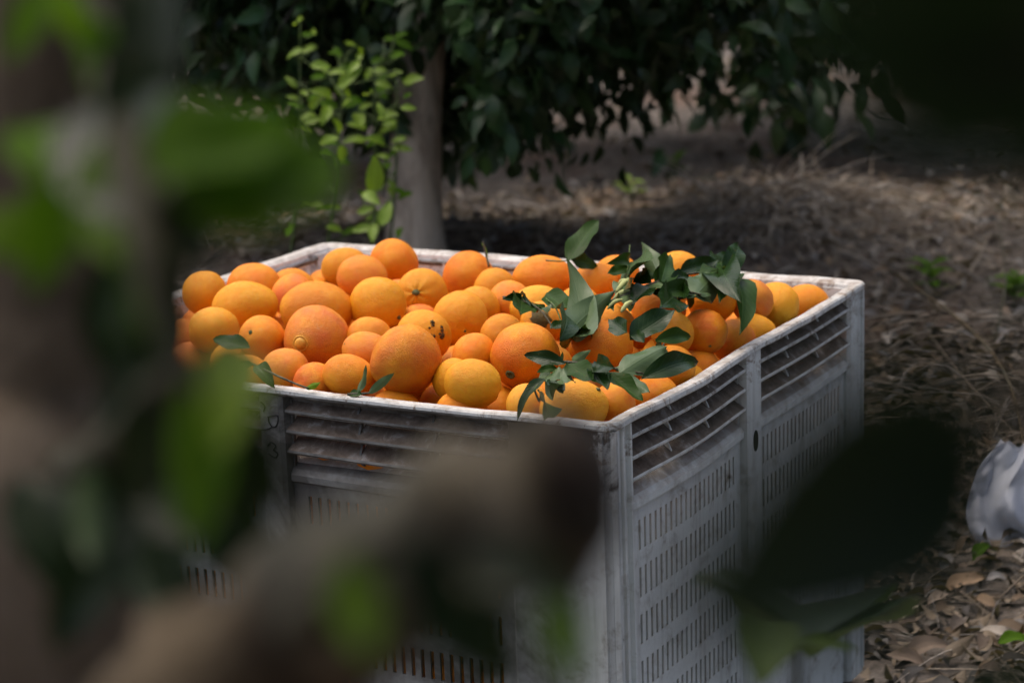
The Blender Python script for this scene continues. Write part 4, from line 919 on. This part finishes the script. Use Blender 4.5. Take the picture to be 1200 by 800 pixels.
twig('upright dark green leaf and a smaller one on a stalk at the back rim', (640, 306, .07),
     [([(640, 305, .075), (655, 306, .08), (668, 305, .085)], .0016)],
     [((666, 306, .085), (701, 255, .14), .40, D_, -0.3), ((668, 304, .085), (701, 312, .065), .62, D_, 0.1)])
twig('thin green stalk standing up against the back rim left of centre', (570, 312, .06),
     [([(573, 312, .06), (570, 300, .075), (566, 283, .10)], .0022)], [((571, 303, .07), (565, 282, .10), .16, 'leaf_mid', 0.4)])
twig('curved dark stalk with blue-green folded leaves on the pale fruit', (590, 349, .08),
     [([(590, 348, .075), (612, 352, .085), (633, 363, .085), (648, 384, .07)], .0021), ([(640, 350, .08), (652, 362, .085), (662, 392, .07)], .0016)],
     [((662, 398, .07), (684, 330, .115), .42, D_, -0.5, -1), ((664, 392, .075), (712, 346, .10), .40, D_, 0.5, -1), ((640, 343, .085), (669, 366, .075), .45, D_, 0.0),
      ((656, 398, .075), (664, 352, .10), .32, D_, 0.6), ((645, 385, .075), (668, 375, .08), .5, D_, -0.2)], 4)
twig('woody twig with many blue-grey leaves and a pale bud across the back right', (690, 368, .07),
     [([(676, 372, .075), (705, 358, .085), (735, 345, .095), (765, 332, .105), (800, 322, .10)], .0036), ([(760, 335, .10), (790, 338, .095), (822, 345, .085)], .0024),
      ([(800, 322, .10), (838, 318, .09), (851, 322, .085)], .0022), ([(735, 322, .10), (737, 303, .115), (738, 287, .125)], .0015), ([(790, 346, .09), (797, 352, .085), (794, 364, .075)], .0014),
      ([(846, 322, .085), (849, 305, .10), (853, 295, .11)], .0018)],
     [((763, 336, .105), (740, 355, .09), .78, D_, -0.2), ((770, 345, .10), (822, 342, .085), .42, D_, 0.2), ((815, 346, .085), (842, 318, .10), .62, D_, 0.3, -1), ((797, 318, .10), (840, 306, .10), .40, D_, 0.1),
      ((771, 324, .105), (758, 292, .13), .48, D_, -0.3, -1), ((762, 332, .105), (746, 316, .115), .6, D_, -0.5), ((850, 322, .09), (870, 280, .135), .52, D_, 0.3), ((851, 322, .088), (879, 378, .045), .42, D_, 0.6),
      ((775, 330, .105), (783, 300, .125), .50, D_, 0.4), ((785, 330, .10), (812, 322, .10), .5, D_, 0.0), ((766, 340, .10), (785, 352, .09), .5, D_, 0.0), ((742, 330, .10), (770, 316, .11), .42, D_, 0.2)], 6)
# the pale twisted bud cluster on that twig
bt = empty('dried_flower_bud', at(726, 345, BIN_H + .09)); tag(bt, 'pale green twisted bud cluster beside the woody twig', 'bud')
for k, (x0, y0, x1, y1, w) in enumerate(((722, 342, 742, 326, .011), (718, 352, 738, 340, .010), (712, 362, 730, 351, .008), (728, 366, 741, 353, .009), (724, 336, 736, 330, .012))):
    b3, t3 = at(x0, y0, BIN_H + .088), at(x1, y1, BIN_H + .10); base = bt.location
    pth = spline([b3 - base, (b3 + t3) / 2 - base + Vector((0, 0, .004)), t3 - base], 8)
    vv, ff = tube(pth, [w * 0.45 * math.sin(math.pi * (0.12 + 0.8 * q / 8)) for q in range(9)], 8, True, 0.1); obj('petal', mesh('petal', vv, ff, M['bud']), bt)
twig('leafy twig with dark and pale leaves spread over the front right of the pile', (660, 424, .06),
     [([(645, 425, .065), (665, 424, .07), (700, 428, .07), (757, 438, .06)], .0026), ([(632, 470, .03), (627, 455, .05), (640, 444, .055), (655, 430, .065)], .0017), ([(757, 438, .06), (772, 415, .07), (780, 398, .075)], .002)],
     [((662, 426, .07), (613, 415, .075), .38, D_, -0.2), ((655, 430, .068), (640, 450, .055), .6, D_, -0.3, -1), ((660, 431, .068), (672, 451, .055), .55, D_, 0.2, -1), ((666, 426, .07), (697, 447, .058), .68, D_, 0.1),
      ((694, 430, .07), (712, 458, .05), .62, D_, 0.2), ((712, 436, .068), (753, 471, .035), .55, D_, 0.4), ((641, 444, .058), (602, 484, .02), .36, D_, -0.5), ((645, 446, .058), (660, 462, .05), .6, D_, 0.3),
      ((728, 436, .066), (784, 402, .085), .48, D_, 0.0, -1), ((752, 444, .06), (828, 415, .07), .33, D_, 0.2), ((733, 438, .065), (762, 461, .045), .55, D_, 0.2, -1), ((738, 396, .085), (790, 364, .11), .56, D_, -0.1),
      ((768, 400, .085), (815, 391, .08), .36, D_, 0.3), ((735, 390, .085), (716, 376, .09), .6, D_, -0.3), ((755, 402, .08), (740, 388, .09), .6, D_, 0.0), ((700, 440, .065), (700, 420, .08), .5, D_, 0.0)], 4)
twig('thin twig with dark leaves crossing the rim at the front left', (302, 428, .02),
     [([(290, 424, .03), (318, 437, .025), (345, 449, .012), (362, 455, .006)], .0022)],
     [((292, 408, .04), (248, 396, .045), .42, D_, 0.0), ((300, 428, .03), (320, 450, .01), .6, D_, 0.0), ((358, 455, .006), (376, 448, .015), .5, 'leaf_mid', 0.0, -1), ((296, 426, .03), (270, 436, .015), .5, D_, 0)])
twig('two upright pointed leaves poking up behind the front rim', (420, 461, .0),
     [([(408, 462, .0), (422, 461, .004), (437, 460, .004)], .0024)],
     [((418, 461, .004), (431, 428, .045), .36, D_, -0.5, -1), ((432, 461, .004), (463, 436, .035), .34, D_, 0.4, -1), ((424, 462, .004), (406, 461, .0), .5, D_, 0)])

# ------------------------------------------------------------------ plastic bag
bp = ground_hit(1190, 640)
n = 46
S, Tt = np.meshgrid(np.linspace(-1, 1, n), np.linspace(0, 1, n))
sp = S.ravel(); tp = Tt.ravel(); D3 = np.stack([sp * 1.3, tp * 1.5, sp * tp], 1)
fold_ = np.zeros(len(sp)); r_ = np.random.default_rng(12)
for k in range(14):
    a_ = r_.uniform(0, 3.14); fq = r_.uniform(3, 11); fold_ += (np.abs(np.sin(fq * (np.cos(a_) * sp + np.sin(a_) * tp) + r_.uniform(0, 6))) - 0.6) / fq
wid = 0.105 * (0.85 + 0.25 * np.sin(3.2 * tp + 0.5) + 0.1 * np.sin(9 * tp)) * (1 - 0.12 * tp)
def bag_sheet(sgn):
    d_ = 0.035 * (1 - sp ** 2) * (0.5 + np.sin(3.1 * tp) * 0.7) + 0.06 * fold_
    X_ = sp * wid * 1.12 + 0.015 * np.sin(7 * tp + 1); H_ = 0.235 * tp * (0.9 + 0.1 * np.sin(4 * sp + 1)) + 0.006 * np.sin(14 * sp)
    Yb = sgn * d_ - 0.02 + 0.07 * tp
    return np.stack([X_, Yb, np.maximum(H_ * 0.96, 0.0) + 0.004], 1)
va = bag_sheet(-1); vb = bag_sheet(1)
ii = (np.arange(n - 1)[:, None] * n + np.arange(n - 1)[None, :]).ravel(); bf = np.stack([ii, ii + 1, ii + 1 + n, ii + n], 1)
bo = obj('plastic_bag', mesh('plastic_bag', np.concatenate([va, vb]), np.concatenate([bf, bf[:, ::-1] + n * n]), M['film'], True))
bo.scale = (1.15, 1.1, 1.1); bo.location = bp + Vector((0.042, 0.02, 0.0)); bo.rotation_euler = (0, 0, math.radians(-12))
tag(bo, 'crumpled whitish plastic bag on the litter at the right edge', 'plastic bag')

# ------------------------------------------------------------------ orchard trees
def crown_leaves(center, rx, ry, rz, N, lmin, lmax, bottom=None, shell=0.55, rng=RNG, per=26, spread=0.16):
    """leaves in drooping clumps spread through the crown"""
    nc = N // per
    g = rng.normal(size=(nc, 3)); g /= np.linalg.norm(g, axis=1, keepdims=True)
    rad = shell + (1 - shell) * rng.random(nc) ** 0.6
    lob = 1 + 0.16 * np.sin(3 * g[:, 0] * 2 + 5 * g[:, 2]) + 0.10 * np.sin(7 * g[:, 1] + 3 * g[:, 0])
    cl = np.array(center) + g * (rad * lob)[:, None] * np.array([rx, ry, rz])
    if bottom is not None: cl[:, 2] = np.maximum(cl[:, 2], bottom + rng.uniform(0, 0.28, nc))
    k = np.repeat(np.arange(nc), per); n = len(k)
    out = np.repeat(g, per, axis=0); 
    tw = rng.normal(size=(nc, 3)) * 0.5 + g * 0.6 + np.array([0, 0, -0.6]); tw /= np.linalg.norm(tw, axis=1, keepdims=True)
    s = rng.uniform(-1, 1, n)
    base = cl[k] + tw[k] * (s * spread * 1.25)[:, None] + rng.normal(size=(n, 3)) * spread * 0.42
    d = tw[k] * 0.55 + rng.normal(size=(n, 3)) * 0.65 + out * 0.25 + np.array([0, 0, -0.35])
    nr = out * 0.5 + np.array([0, 0, 0.8]) + rng.normal(size=(n, 3)) * 0.45
    L = rng.uniform(lmin, lmax, n); W = L * rng.uniform(0.40, 0.56, n)
    return base, d, nr, L, W, cl

def limb_mesh(p0, p1, r0, r1, sag, seed):
    rr = random.Random(seed); p0 = Vector(p0); p1 = Vector(p1); mid = (p0 + p1) / 2 + Vector((rr.uniform(-.1, .1), rr.uniform(-.1, .1), sag))
    pts = spline([p0, p0.lerp(mid, 0.55) + Vector((rr.uniform(-.03, .03), rr.uniform(-.03, .03), 0)), mid, p1], 14)
    return tube(pts, [r0 + (r1 - r0) * k / 14 for k in range(15)], 8, True, 0.06)

def orchard_tree(name, base, center, rx, ry, rz, N, lmin, lmax, label, trunk_h, trunk_r, bottom, singles=0, seed=1, matname='leaf_far', keep=None, per=26, spread=0.16, group='orange trees in the orchard rows', trunk_pts=None):
    rng = np.random.default_rng(seed); base = Vector(base); t = empty(name, base); tag(t, label, 'tree', group)
    tp = trunk_pts or [(0, 0, -0.06), (0.0, 0.0, 0.12), (0.02, 0.0, trunk_h * 0.5), (0.04, 0.02, trunk_h)]
    pts = spline(tp, 18); rads = []
    for k in range(19):
        s = k / 18; rads.append(trunk_r * (1.0 + 0.75 * math.exp(-s * 5.5)) * (1 - 0.22 * s))
    vv, ff = tube(pts, rads, 18, True, 0.035); obj('trunk', mesh('trunk', vv, ff, M['bark']), t)
    top = Vector(tp[-1]); cen = Vector(center) - base
    for k in range(9):
        an = 2 * math.pi * k / 9 + seed; e = Vector((math.cos(an) * rx * 0.72, math.sin(an) * ry * 0.72, random.uniform(-0.05, 0.65) * rz)) + cen
        vv, ff = limb_mesh(top - Vector((0, 0, 0.03)), e, trunk_r * 0.55, 0.012, 0.18, seed * 31 + k); obj('branch', mesh('branch', vv, ff, M['bark_dark']), t)
    b, d, nr, L, W, cl = crown_leaves(center, rx, ry, rz, N, lmin, lmax, bottom, 0.35, rng, per, spread)
    if keep is not None:
        cl = cl[keep(cl, None, None)]; m = keep(b, d, L); b, d, nr, L, W = b[m], d[m], nr[m], L[m], W[m]
    dn = d / np.linalg.norm(d, axis=1, keepdims=True)
    if singles:
        px, py, dep = proj(b + dn * (L * 0.5)[:, None]); inf = (px > 205) & (px < 985) & (py > 5) & (py < 230)
        order = np.argsort(np.where(inf, dep, 1e9))[:singles]
        ms = leaf_meshes(matname, 8, 0.47, 0.3, 0.35, 6, 1)
        for i in order:
            o = obj('leaf', ms[i % 8], t); p = Vector(b[i]) - base
            o.matrix_local = leaf_frame(p, p + Vector(dn[i]) * L[i], nr[i])
        rest = np.ones(len(b), bool); rest[order] = False
        b, d, nr, L, W = b[rest], d[rest], nr[rest], L[rest], W[rest]
    cc = np.ones((len(b), 3)) * rng.uniform(0.55, 1.5, (len(b), 1)) * np.stack([rng.uniform(0.8, 1.3, len(b)), np.ones(len(b)), np.ones(len(b))], 1)
    v, f, uv, c4 = mass_leaves(b - np.array(base), d, nr, L, W, 0.3, 0.35, 3, cc)
    cr = obj('crown', mesh('crown', v, f, M[matname], True, uv, c4), t); cr['kind'] = 'stuff'
    # twigs inside the crown
    TV = []; TF = []
    for q in cl[::3]:
        q = Vector(q) - base; a_ = cen.lerp(q, 0.45); vv, ff = tube([a_, a_.lerp(q, 0.5) + Vector((0, 0, 0.05)), q], [0.009, 0.006, 0.003], 5, False)
        o_ = len(TV); TV += vv; TF += [tuple(x + o_ for x in f_) for f_ in ff]
    tw = obj('twigs', mesh('twigs', TV, TF, M['bark_dark']), t); tw['kind'] = 'stuff'
    return t

tb = at(489, 298, 0.27); tb.z = float(gh(tb.x, tb.y)) - 0.02
def clear_trunk(b, d, L):
    px, py, dep = proj(b)
    shootwin = (px > 325) & (px < 490) & (py > -40) & (dep < 5.95)
    trunkwin = (px > 462) & (px < 545) & (py > 55) & (dep < tb.y + 0.1)
    low = (py > 205 + 12 * np.sin(px * 0.03)) & (px > 530)
    gapl = (py > 150) & (px < 470) & (dep < tb.y + 0.4) & (px > 150)
    openfront = (b[:, 1] < tb.y - 0.22) & (b[:, 0] < tb.x + 0.14) & ~((py > -60) & (py < 62) & (px > 420) & (b[:, 1] > tb.y - 0.4))
    return ~(openfront | shootwin | trunkwin | low | gapl)
orchard_tree('orange_tree', tb, (tb.x + 0.14, tb.y + 0.30, 1.62), 1.34, 1.20, 1.05, 34000, 0.06, 0.12, 'leafy orange tree with a grey-brown trunk behind the bin', 0.95, 0.084, 0.60, singles=300, seed=3, keep=clear_trunk,
             trunk_pts=[(0, 0, -0.06), (-0.005, 0.0, 0.12), (0.02, 0.0, 0.5), (0.05, 0.01, 0.75), (0.06, 0.02, 1.05)])
for k, (x, y, lab) in enumerate(((3.35, 6.5, 'orange tree standing right of the frame in the row behind the bin'), (-3.9, 7.2, 'orange tree standing left of the bin in the row behind it'))):
    orchard_tree('orange_tree', (x, y, float(gh(x, y))), (x, y, 1.65), 1.6, 1.5, 1.2, 11000, 0.10, 0.14, lab, 0.8, 0.08, 0.5, seed=20 + k)
for k, (x, y) in enumerate(((-5.4, 10.9), (-1.9, 10.7), (1.5, 10.9), (5.0, 10.7))):
    orchard_tree('orange_tree', (x, y, 0.0), (x, y, 1.6), 1.9, 1.6, 1.35, 6500, 0.14, 0.19, ('orange tree of the far row, leftmost of four', 'orange tree of the far row, second from its left end', 'orange tree of the far row, second from its right end', 'orange tree of the far row, rightmost of four')[k], 0.8, 0.08, 0.35, seed=40 + k, per=20, spread=0.24)

# ------------------------------------------------------------------ young shoots with yellow-green leaves beside the trunk
SHOOT = [(350, 25), (345, 63), (376, 78), (341, 96), (356, 110), (377, 110), (414, 80), (408, 94), (450, 100), (463, 87), (484, 94), (432, 110), (406, 121), (446, 129), (421, 140), (454, 136), (454, 152), (479, 127),
         (394, 149), (439, 205), (435, 232), (452, 250), (424, 268), (392, 268), (437, 272), (381, 135), (402, 108), (368, 142), (415, 165), (385, 165), (440, 165), (362, 58), (366, 40), (425, 245), (400, 180), (370, 120), (395, 85), (440, 85)]
stems = [(372, ((330, 348), (30, 95))), (405, ((380, 270),)), (432, ((430, 265),)), (446, ((452, 255),))]
roots = [(398, 262), (415, 268), (436, 280), (450, 280)]
tops = [(352, 22, 5.75), (404, 70, 5.8), (438, 78, 5.8), (466, 84, 5.75)]
labs = ['tall young shoot with yellow-green leaves, leftmost beside the trunk', 'young shoot with bright leaves, second left of the trunk', 'young shoot with one large upright pale leaf left of the trunk', 'young shoot closest to the trunk with bright yellow-green leaves']
sh = []
for k in range(4):
    r0 = ground_hit(*roots[k]); r0.y = min(r0.y, 5.95); r0.z = float(gh(r0.x, r0.y))
    t = empty('young_shoot', r0); tag(t, labs[k], 'shoot', 'young shoots beside the tree trunk')
    p1 = atd(*tops[k]); path = spline([r0 - r0, (p1 - r0) * 0.5 + Vector((0.03, -0.02, 0.03)), p1 - r0], 14)
    vv, ff = tube(path, [0.006 - 0.004 * q / 14 for q in range(15)], 7); obj('stem', mesh('stem', vv, ff, M['green_stem']), t); sh.append((t, r0, path))
ms = leaf_meshes('leaf_young', 6, 0.52, 0.3, 0.3)
msg = leaf_meshes('leaf_mid', 6, 0.5, 0.3, 0.3)
extra = [(random.uniform(335, 480), random.uniform(40, 275)) for _ in range(70)]
for k, (px, py) in enumerate(SHOOT + extra):
    bright = k < len(SHOOT)
    best = None
    p = atd(px, py, 5.77 + random.uniform(-.12, .18) + (0 if bright else 0.12))
    for (t, r0, path) in sh:
        for q in path:
            dd = (q + r0 - p).length
            if best is None or dd < best[0]: best = (dd, t, r0, q)
    _, t, r0, q = best
    L_ = random.uniform(0.045, 0.08) if bright else random.uniform(0.035, 0.06)
    if (px, py) == (439, 205): L_ = 0.11; dv = Vector((0.1, -0.15, 1))
    else: dv = Vector((random.uniform(-1, 1), random.uniform(-0.8, 0.2), random.uniform(-0.4, 0.5)))
    dv.normalize(); pl = p - r0
    o = obj('leaf', random.choice(ms if bright or k % 3 == 0 else msg), t); nn = Vector((random.uniform(-.5, .5), -0.75, 0.7))
    o.matrix_local = leaf_frame(pl - dv * L_ / 2, pl + dv * L_ / 2, nn)
    if best[0] > 0.03:
        vv, ff = tube([q, q.lerp(pl, 0.6) + Vector((0, 0, -0.01)), pl - dv * L_ / 2], [0.0022, 0.0018, 0.0014], 5, False); obj('stalk', mesh('stalk', vv, ff, M['green_stem']), t)

# ------------------------------------------------------------------ the tree the camera looks through
def fa(px, py, d): return atd(px, py, d * (1.17 if px < 1100 else 1.0))
ftb = fa(35, 400, 0.80); ftb = Vector((ftb.x - 0.01, ftb.y, 0.0))
ft = empty('orange_tree', ftb); tag(ft, 'nearby blurred orange tree with trunk, stub and leaves at the left', 'tree', 'orange trees in the orchard rows')
def fpart(name, V, F, mat, uv=None):
    return obj(name, mesh(name, [Vector(v) - ftb for v in V], F, mat, True, uv), ft)
def trunkpt(px, py, d): return fa(px, py, d)
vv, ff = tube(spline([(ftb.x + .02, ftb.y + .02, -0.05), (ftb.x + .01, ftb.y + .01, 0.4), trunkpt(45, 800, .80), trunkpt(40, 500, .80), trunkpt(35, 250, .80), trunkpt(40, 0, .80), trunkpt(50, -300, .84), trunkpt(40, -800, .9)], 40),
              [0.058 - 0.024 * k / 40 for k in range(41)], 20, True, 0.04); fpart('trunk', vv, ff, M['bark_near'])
vv, ff = tube(spline([trunkpt(60, 1150, .84), trunkpt(110, 820, .84), trunkpt(155, 560, .85), trunkpt(165, 330, .84), trunkpt(165, 100, .83), trunkpt(165, -150, .83), trunkpt(150, -600, .86)], 34), [0.021 - 0.004 * k / 34 for k in range(35)], 14, True, 0.06); fpart('dark_shade_stem', vv, ff, M['bark_black'])  # extra stem, its black colour painting in the trunk's shaded side
# sawn stub of a limb, pointing right
sp_ = spline([trunkpt(60, 1000, .80), atd(190, 880, .72), atd(330, 745, .66), atd(470, 655, .62), atd(585, 600, .60), atd(672, 572, .59)], 26)
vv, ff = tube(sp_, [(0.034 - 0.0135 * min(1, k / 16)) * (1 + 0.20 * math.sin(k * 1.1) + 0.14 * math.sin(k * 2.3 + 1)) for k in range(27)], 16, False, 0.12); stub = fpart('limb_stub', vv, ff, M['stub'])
ax_ = (sp_[-1] - sp_[-3]).normalized(); c0 = sp_[-1]
vv, ff = tube([c0 - ax_ * 0.003, c0 + ax_ * 0.006, c0 + ax_ * 0.010], [0.0205, 0.017, 0.009], 16); fpart('sawn_end', vv, ff, M['sawn'])
def fbranch(pts, r0, r1, mat='twig'):
    pth = spline([fa(*p) for p in pts], 18); vv, ff = tube(pth, [1.25 * (r0 + (r1 - r0) * k / 18) for k in range(19)], 8, True, 0.06); fpart('branch', vv, ff, M[mat])
fbranch([(60, -60, .80), (120, 60, .68), (150, 170, .60), (170, 280, .56), (195, 390, .55), (255, 480, .55)], 0.009, 0.002)
fbranch([(60, 150, .78), (110, 210, .66), (190, 225, .58), (230, 225, .56)], 0.007, 0.002)
fbranch([(60, 560, .78), (130, 520, .66), (190, 450, .58), (250, 420, .55)], 0.008, 0.002)
fbranch([(60, -500, .86), (500, -700, .75), (1000, -600, .6), (1290, -250, .5), (1330, 150, .44), (1300, 380, .27), (1192, 460, .21)], 0.016, 0.002)
fbranch([(1310, -120, .48), (1290, -20, .4), (1255, 40, .35)], 0.004, 0.002)
fbranch([(1330, 180, .47), (1370, 500, .5), (1340, 740, .54), (1225, 775, .55)], 0.004, 0.0015)
fbranch([(330, 745, .56), (390, 690, .46), (420, 650, .44), (470, 630, .44)], 0.005, 0.002)
fbranch([(470, 655, .50), (560, 700, .48), (640, 690, .48)], 0.004, 0.0015)
FG = [  # base, tip (px, py, depth), width share, material, side
    ((205, 235, .56), (415, 180, .60), .60, 'leaf_mid', 1), ((185, 215, .55), (340, 125, .60), .55, 'leaf_mid', 1), ((200, 200, .56), (330, 275, .56), .50, 'leaf_mid', -1), ((215, 205, .57), (395, 235, .60), .45, 'leaf_mid', 1),
    ((150, 30, .62), (190, 330, .60), .34, 'leaf', 1), ((175, -60, .64), (182, 170, .62), .36, 'leaf', 1),
    ((120, 160, .60), (135, 320, .56), .36, 'leaf_mid', -1), ((60, 235, .62), (-40, 300, .58), .45, 'leaf_mid', -1), ((100, 130, .62), (245, 300, .56), .50, 'leaf', 1), ((90, 190, .60), (40, 340, .58), .50, 'leaf_mid', 1),
    ((200, 270, .56), (130, 400, .58), .45, 'leaf', -1), ((150, 250, .58), (215, 350, .57), .50, 'leaf', 1), ((165, 290, .57), (190, 410, .57), .5, 'leaf_mid', 1), ((30, 150, .64), (110, 250, .60), .5, 'leaf_mid', 1),
    ((120, 60, .66), (60, -30, .64), .45, 'leaf_mid', -1), ((110, 20, .66), (140, 190, .64), .32, 'leaf_mid', 1), ((60, -20, .66), (10, 70, .64), .40, 'leaf_mid', 1),
    ((240, 420, .55), (215, 620, .55), .30, 'leaf_mid', -1), ((275, 395, .56), (262, 520, .53), .46, 'leaf_young', 1), ((255, 470, .55), (232, 645, .54), .36, 'leaf_mid', 1), ((250, 470, .56), (335, 600, .57), .46, 'leaf', 1), ((130, 560, .70), (330, 640, .68), .5, 'leaf', 1), ((230, 620, .66), (330, 700, .66), .55, 'leaf', 1), ((140, 640, .7), (260, 760, .7), .5, 'leaf', 1), ((240, 500, .60), (290, 640, .6), .55, 'leaf', -1), ((20, 560, .7), (110, 720, .68), .5, 'leaf', 1), ((150, 600, .68), (60, 760, .66), .5, 'leaf', 1), ((180, 560, .7), (190, 740, .68), .5, 'leaf', -1), ((130, 300, .66), (150, 470, .66), .5, 'leaf', 1), ((150, 440, .68), (130, 600, .66), .45, 'leaf', 1),
    ((215, 440, .58), (150, 600, .60), .50, 'leaf', 1), ((190, 480, .62), (240, 640, .61), .46, 'leaf', -1), ((150, 420, .64), (180, 560, .62), .5, 'leaf', 1), ((200, 330, .60), (175, 480, .60), .5, 'leaf', 1),
    ((108, 540, .66), (104, 665, .64), .34, 'leaf_cut', -1), ((220, 440, .58), (310, 660, .58), .38, 'leaf', 1),
    ((410, 645, .55), (432, 775, .53), .42, 'leaf_mid', -1), ((470, 632, .55), (560, 775, .55), .44, 'leaf', 1), ((480, 640, .55), (520, 720, .55), .5, 'leaf', 1), ((545, 650, .57), (690, 705, .56), .5, 'leaf', 1), ((480, 700, .56), (610, 800, .56), .55, 'leaf', 1), ((560, 690, .6), (600, 820, .6), .5, 'leaf', 1), ((650, 690, .60), (672, 815, .58), .42, 'leaf_mid', 1),
    ((1260, 40, .34), (950, 70, .34), .60, 'leaf', 1), ((1265, 30, .35), (1080, 200, .36), .55, 'leaf', 1), ((1255, 30, .36), (1010, -50, .36), .5, 'leaf', 1), ((1270, 60, .36), (1190, 250, .36), .5, 'leaf', 1), ((1275, 20, .32), (935, 15, .31), .55, 'leaf', 1), ((1280, 90, .32), (985, 135, .31), .55, 'leaf', 1),
    ((1228, 775, .55), (1120, 815, .55), .45, 'leaf', 1)]
for k, (b0, t0, w, mt, side) in enumerate(FG):
    b3, t3 = fa(*b0), (fa(*t0) if b0[0] < 1100 else atd(*t0))
    if 380 < b0[0] < 700 and b0[1] > 600: b3, t3 = atd(b0[0], b0[1], b0[2] * 0.93), atd(t0[0], t0[1], t0[2] * 0.93)
    n_ = (CAM - b3).normalized() * 0.7 + Vector((random.uniform(-.3, .3), 0, 0.5))
    if b0[0] > 1100: n_ = (CAM - b3).normalized() + Vector((0.1, 0, -0.15))
    lv, lf2, luv = leaf_grid(1, w, 0.3, 0.3 * random.uniform(0.2, 1.0), 0.04, 10, 2, k)
    o = obj('leaf', mesh('leaf', lv, lf2, M[mt], True, luv), ft); o.matrix_local = Matrix.Translation(-ftb) @ leaf_frame(b3, t3, n_ * side)
for b0, t0, w in (((1195, 450, .20), (760, 775, .20), .66), ((1190, 455, .205), (840, 590, .205), .66), ((1190, 465, .205), (960, 740, .205), .55)):
    b3, t3 = atd(*b0), atd(*t0); lv, lf2, luv = leaf_grid(1, w, 0.3, 0.15, 0.04, 10, 2, 3)
    o = obj('leaf', mesh('leaf', lv, lf2, M['leaf'], True, luv), ft); o.matrix_local = Matrix.Translation(-ftb) @ leaf_frame(b3, t3, (CAM - b3).normalized() + Vector((0.1, 0, -0.15)))
# its unseen crown over and behind the camera, shaped to block skylight
for k in range(7):
    an = -2.6 + 5.0 * k / 6; e = ftb + Vector((1.5 * math.cos(an) + 0.4, 1.2 * math.sin(an) - 0.2, 2.3 + 0.1 * (k % 3)))
    vv, ff = limb_mesh(trunkpt(48, -420, .85), e, 0.026, 0.008, 0.1, 90 + k); fpart('branch', vv, ff, M['bark_near'])
b, d, nr, L, W, cl = crown_leaves((1.0, -0.3, 2.6), 1.9, 1.45, 1.0, 13000, 0.11, 0.15, None, 0.15, np.random.default_rng(77), 24, 0.2)
px, py, dep = proj(b)
inview = (dep > 0) & (px > -250) & (px < 1450) & (py > -60) & (py < 900)
keep = ~inview & (np.linalg.norm(b - np.array(CAM), axis=1) > 0.35) & ((b[:, 2] > 1.62) | (b[:, 1] < -0.35)) & (b[:, 2] > 0.5)
v, f, uv, c4 = mass_leaves(b[keep] - np.array(ftb), d[keep], nr[keep], L[keep], W[keep], 0.3, 0.35, 3, np.ones((int(keep.sum()), 3)))
cr = obj('crown', mesh('crown', v, f, M['leaf_far'], True, uv, c4), ft); cr['kind'] = 'stuff'
for k, (x, y, lab) in enumerate(((5.0, -0.4, 'unseen orange tree right of the camera in the near row'), (-5.6, -0.4, 'unseen orange tree left of the camera in the near row'), (-2.2, -5.2, 'unseen orange tree added behind the camera for shade, left of the two'), (1.8, -5.0, 'unseen orange tree added behind the camera for shade, right of the two'))):
    orchard_tree('orange_tree', (x, y, 0.0), (x, y, 2.0), 1.75, 1.45, 1.5, 9000, 0.12, 0.16, lab, 0.8, 0.08, 0.4, seed=60 + k)  # unseen trees, the rear pair added to keep the bin front shaded

# a sapling in front of the bin, only its top leaves reach into the picture
st = atd(930, 900, 1.20); st = Vector((st.x, st.y, 0.0)); t = empty('sapling', st); tag(t, 'slender sapling with two green leaves in front of the bin near the bottom', 'sapling')
q1 = atd(935, 752, 1.2)
vv, ff = tube([p - st for p in spline([st, st + Vector((0.01, 0, 0.4)), q1 - Vector((0, 0, 0.1)), q1], 14)], [0.006 - 0.004 * k / 14 for k in range(15)], 7); obj('stem', mesh('stem', vv, ff, M['twig']), t)
for b0, t0, w, mt, nn in (((905, 735, 1.19), (889, 797, 1.12), .52, 'leaf_olive', (0, -0.6, 0.6)), ((940, 755, 1.2), (1006, 764, 1.2), .34, 'leaf_olive', (0, -0.5, 0.9)), ((935, 752, 1.2), (915, 720, 1.55), .4, 'leaf', (0, -.5, .8)), ((935, 752, 1.2), (960, 728, 1.55), .4, 'leaf', (0, -.5, .8)), ((932, 770, 1.2), (880, 738, 1.2), .30, 'leaf_olive', (0, -.5, .8))):
    lv, lf2, luv = leaf_grid(1, w, 0.3, 0.2, 0.04, 8, 2, int(b0[0])); o = obj('leaf', mesh('leaf', lv, lf2, M[mt], True, luv), t); o.matrix_local = Matrix.Translation(-st) @ leaf_frame(atd(*b0), atd(*t0), nn)
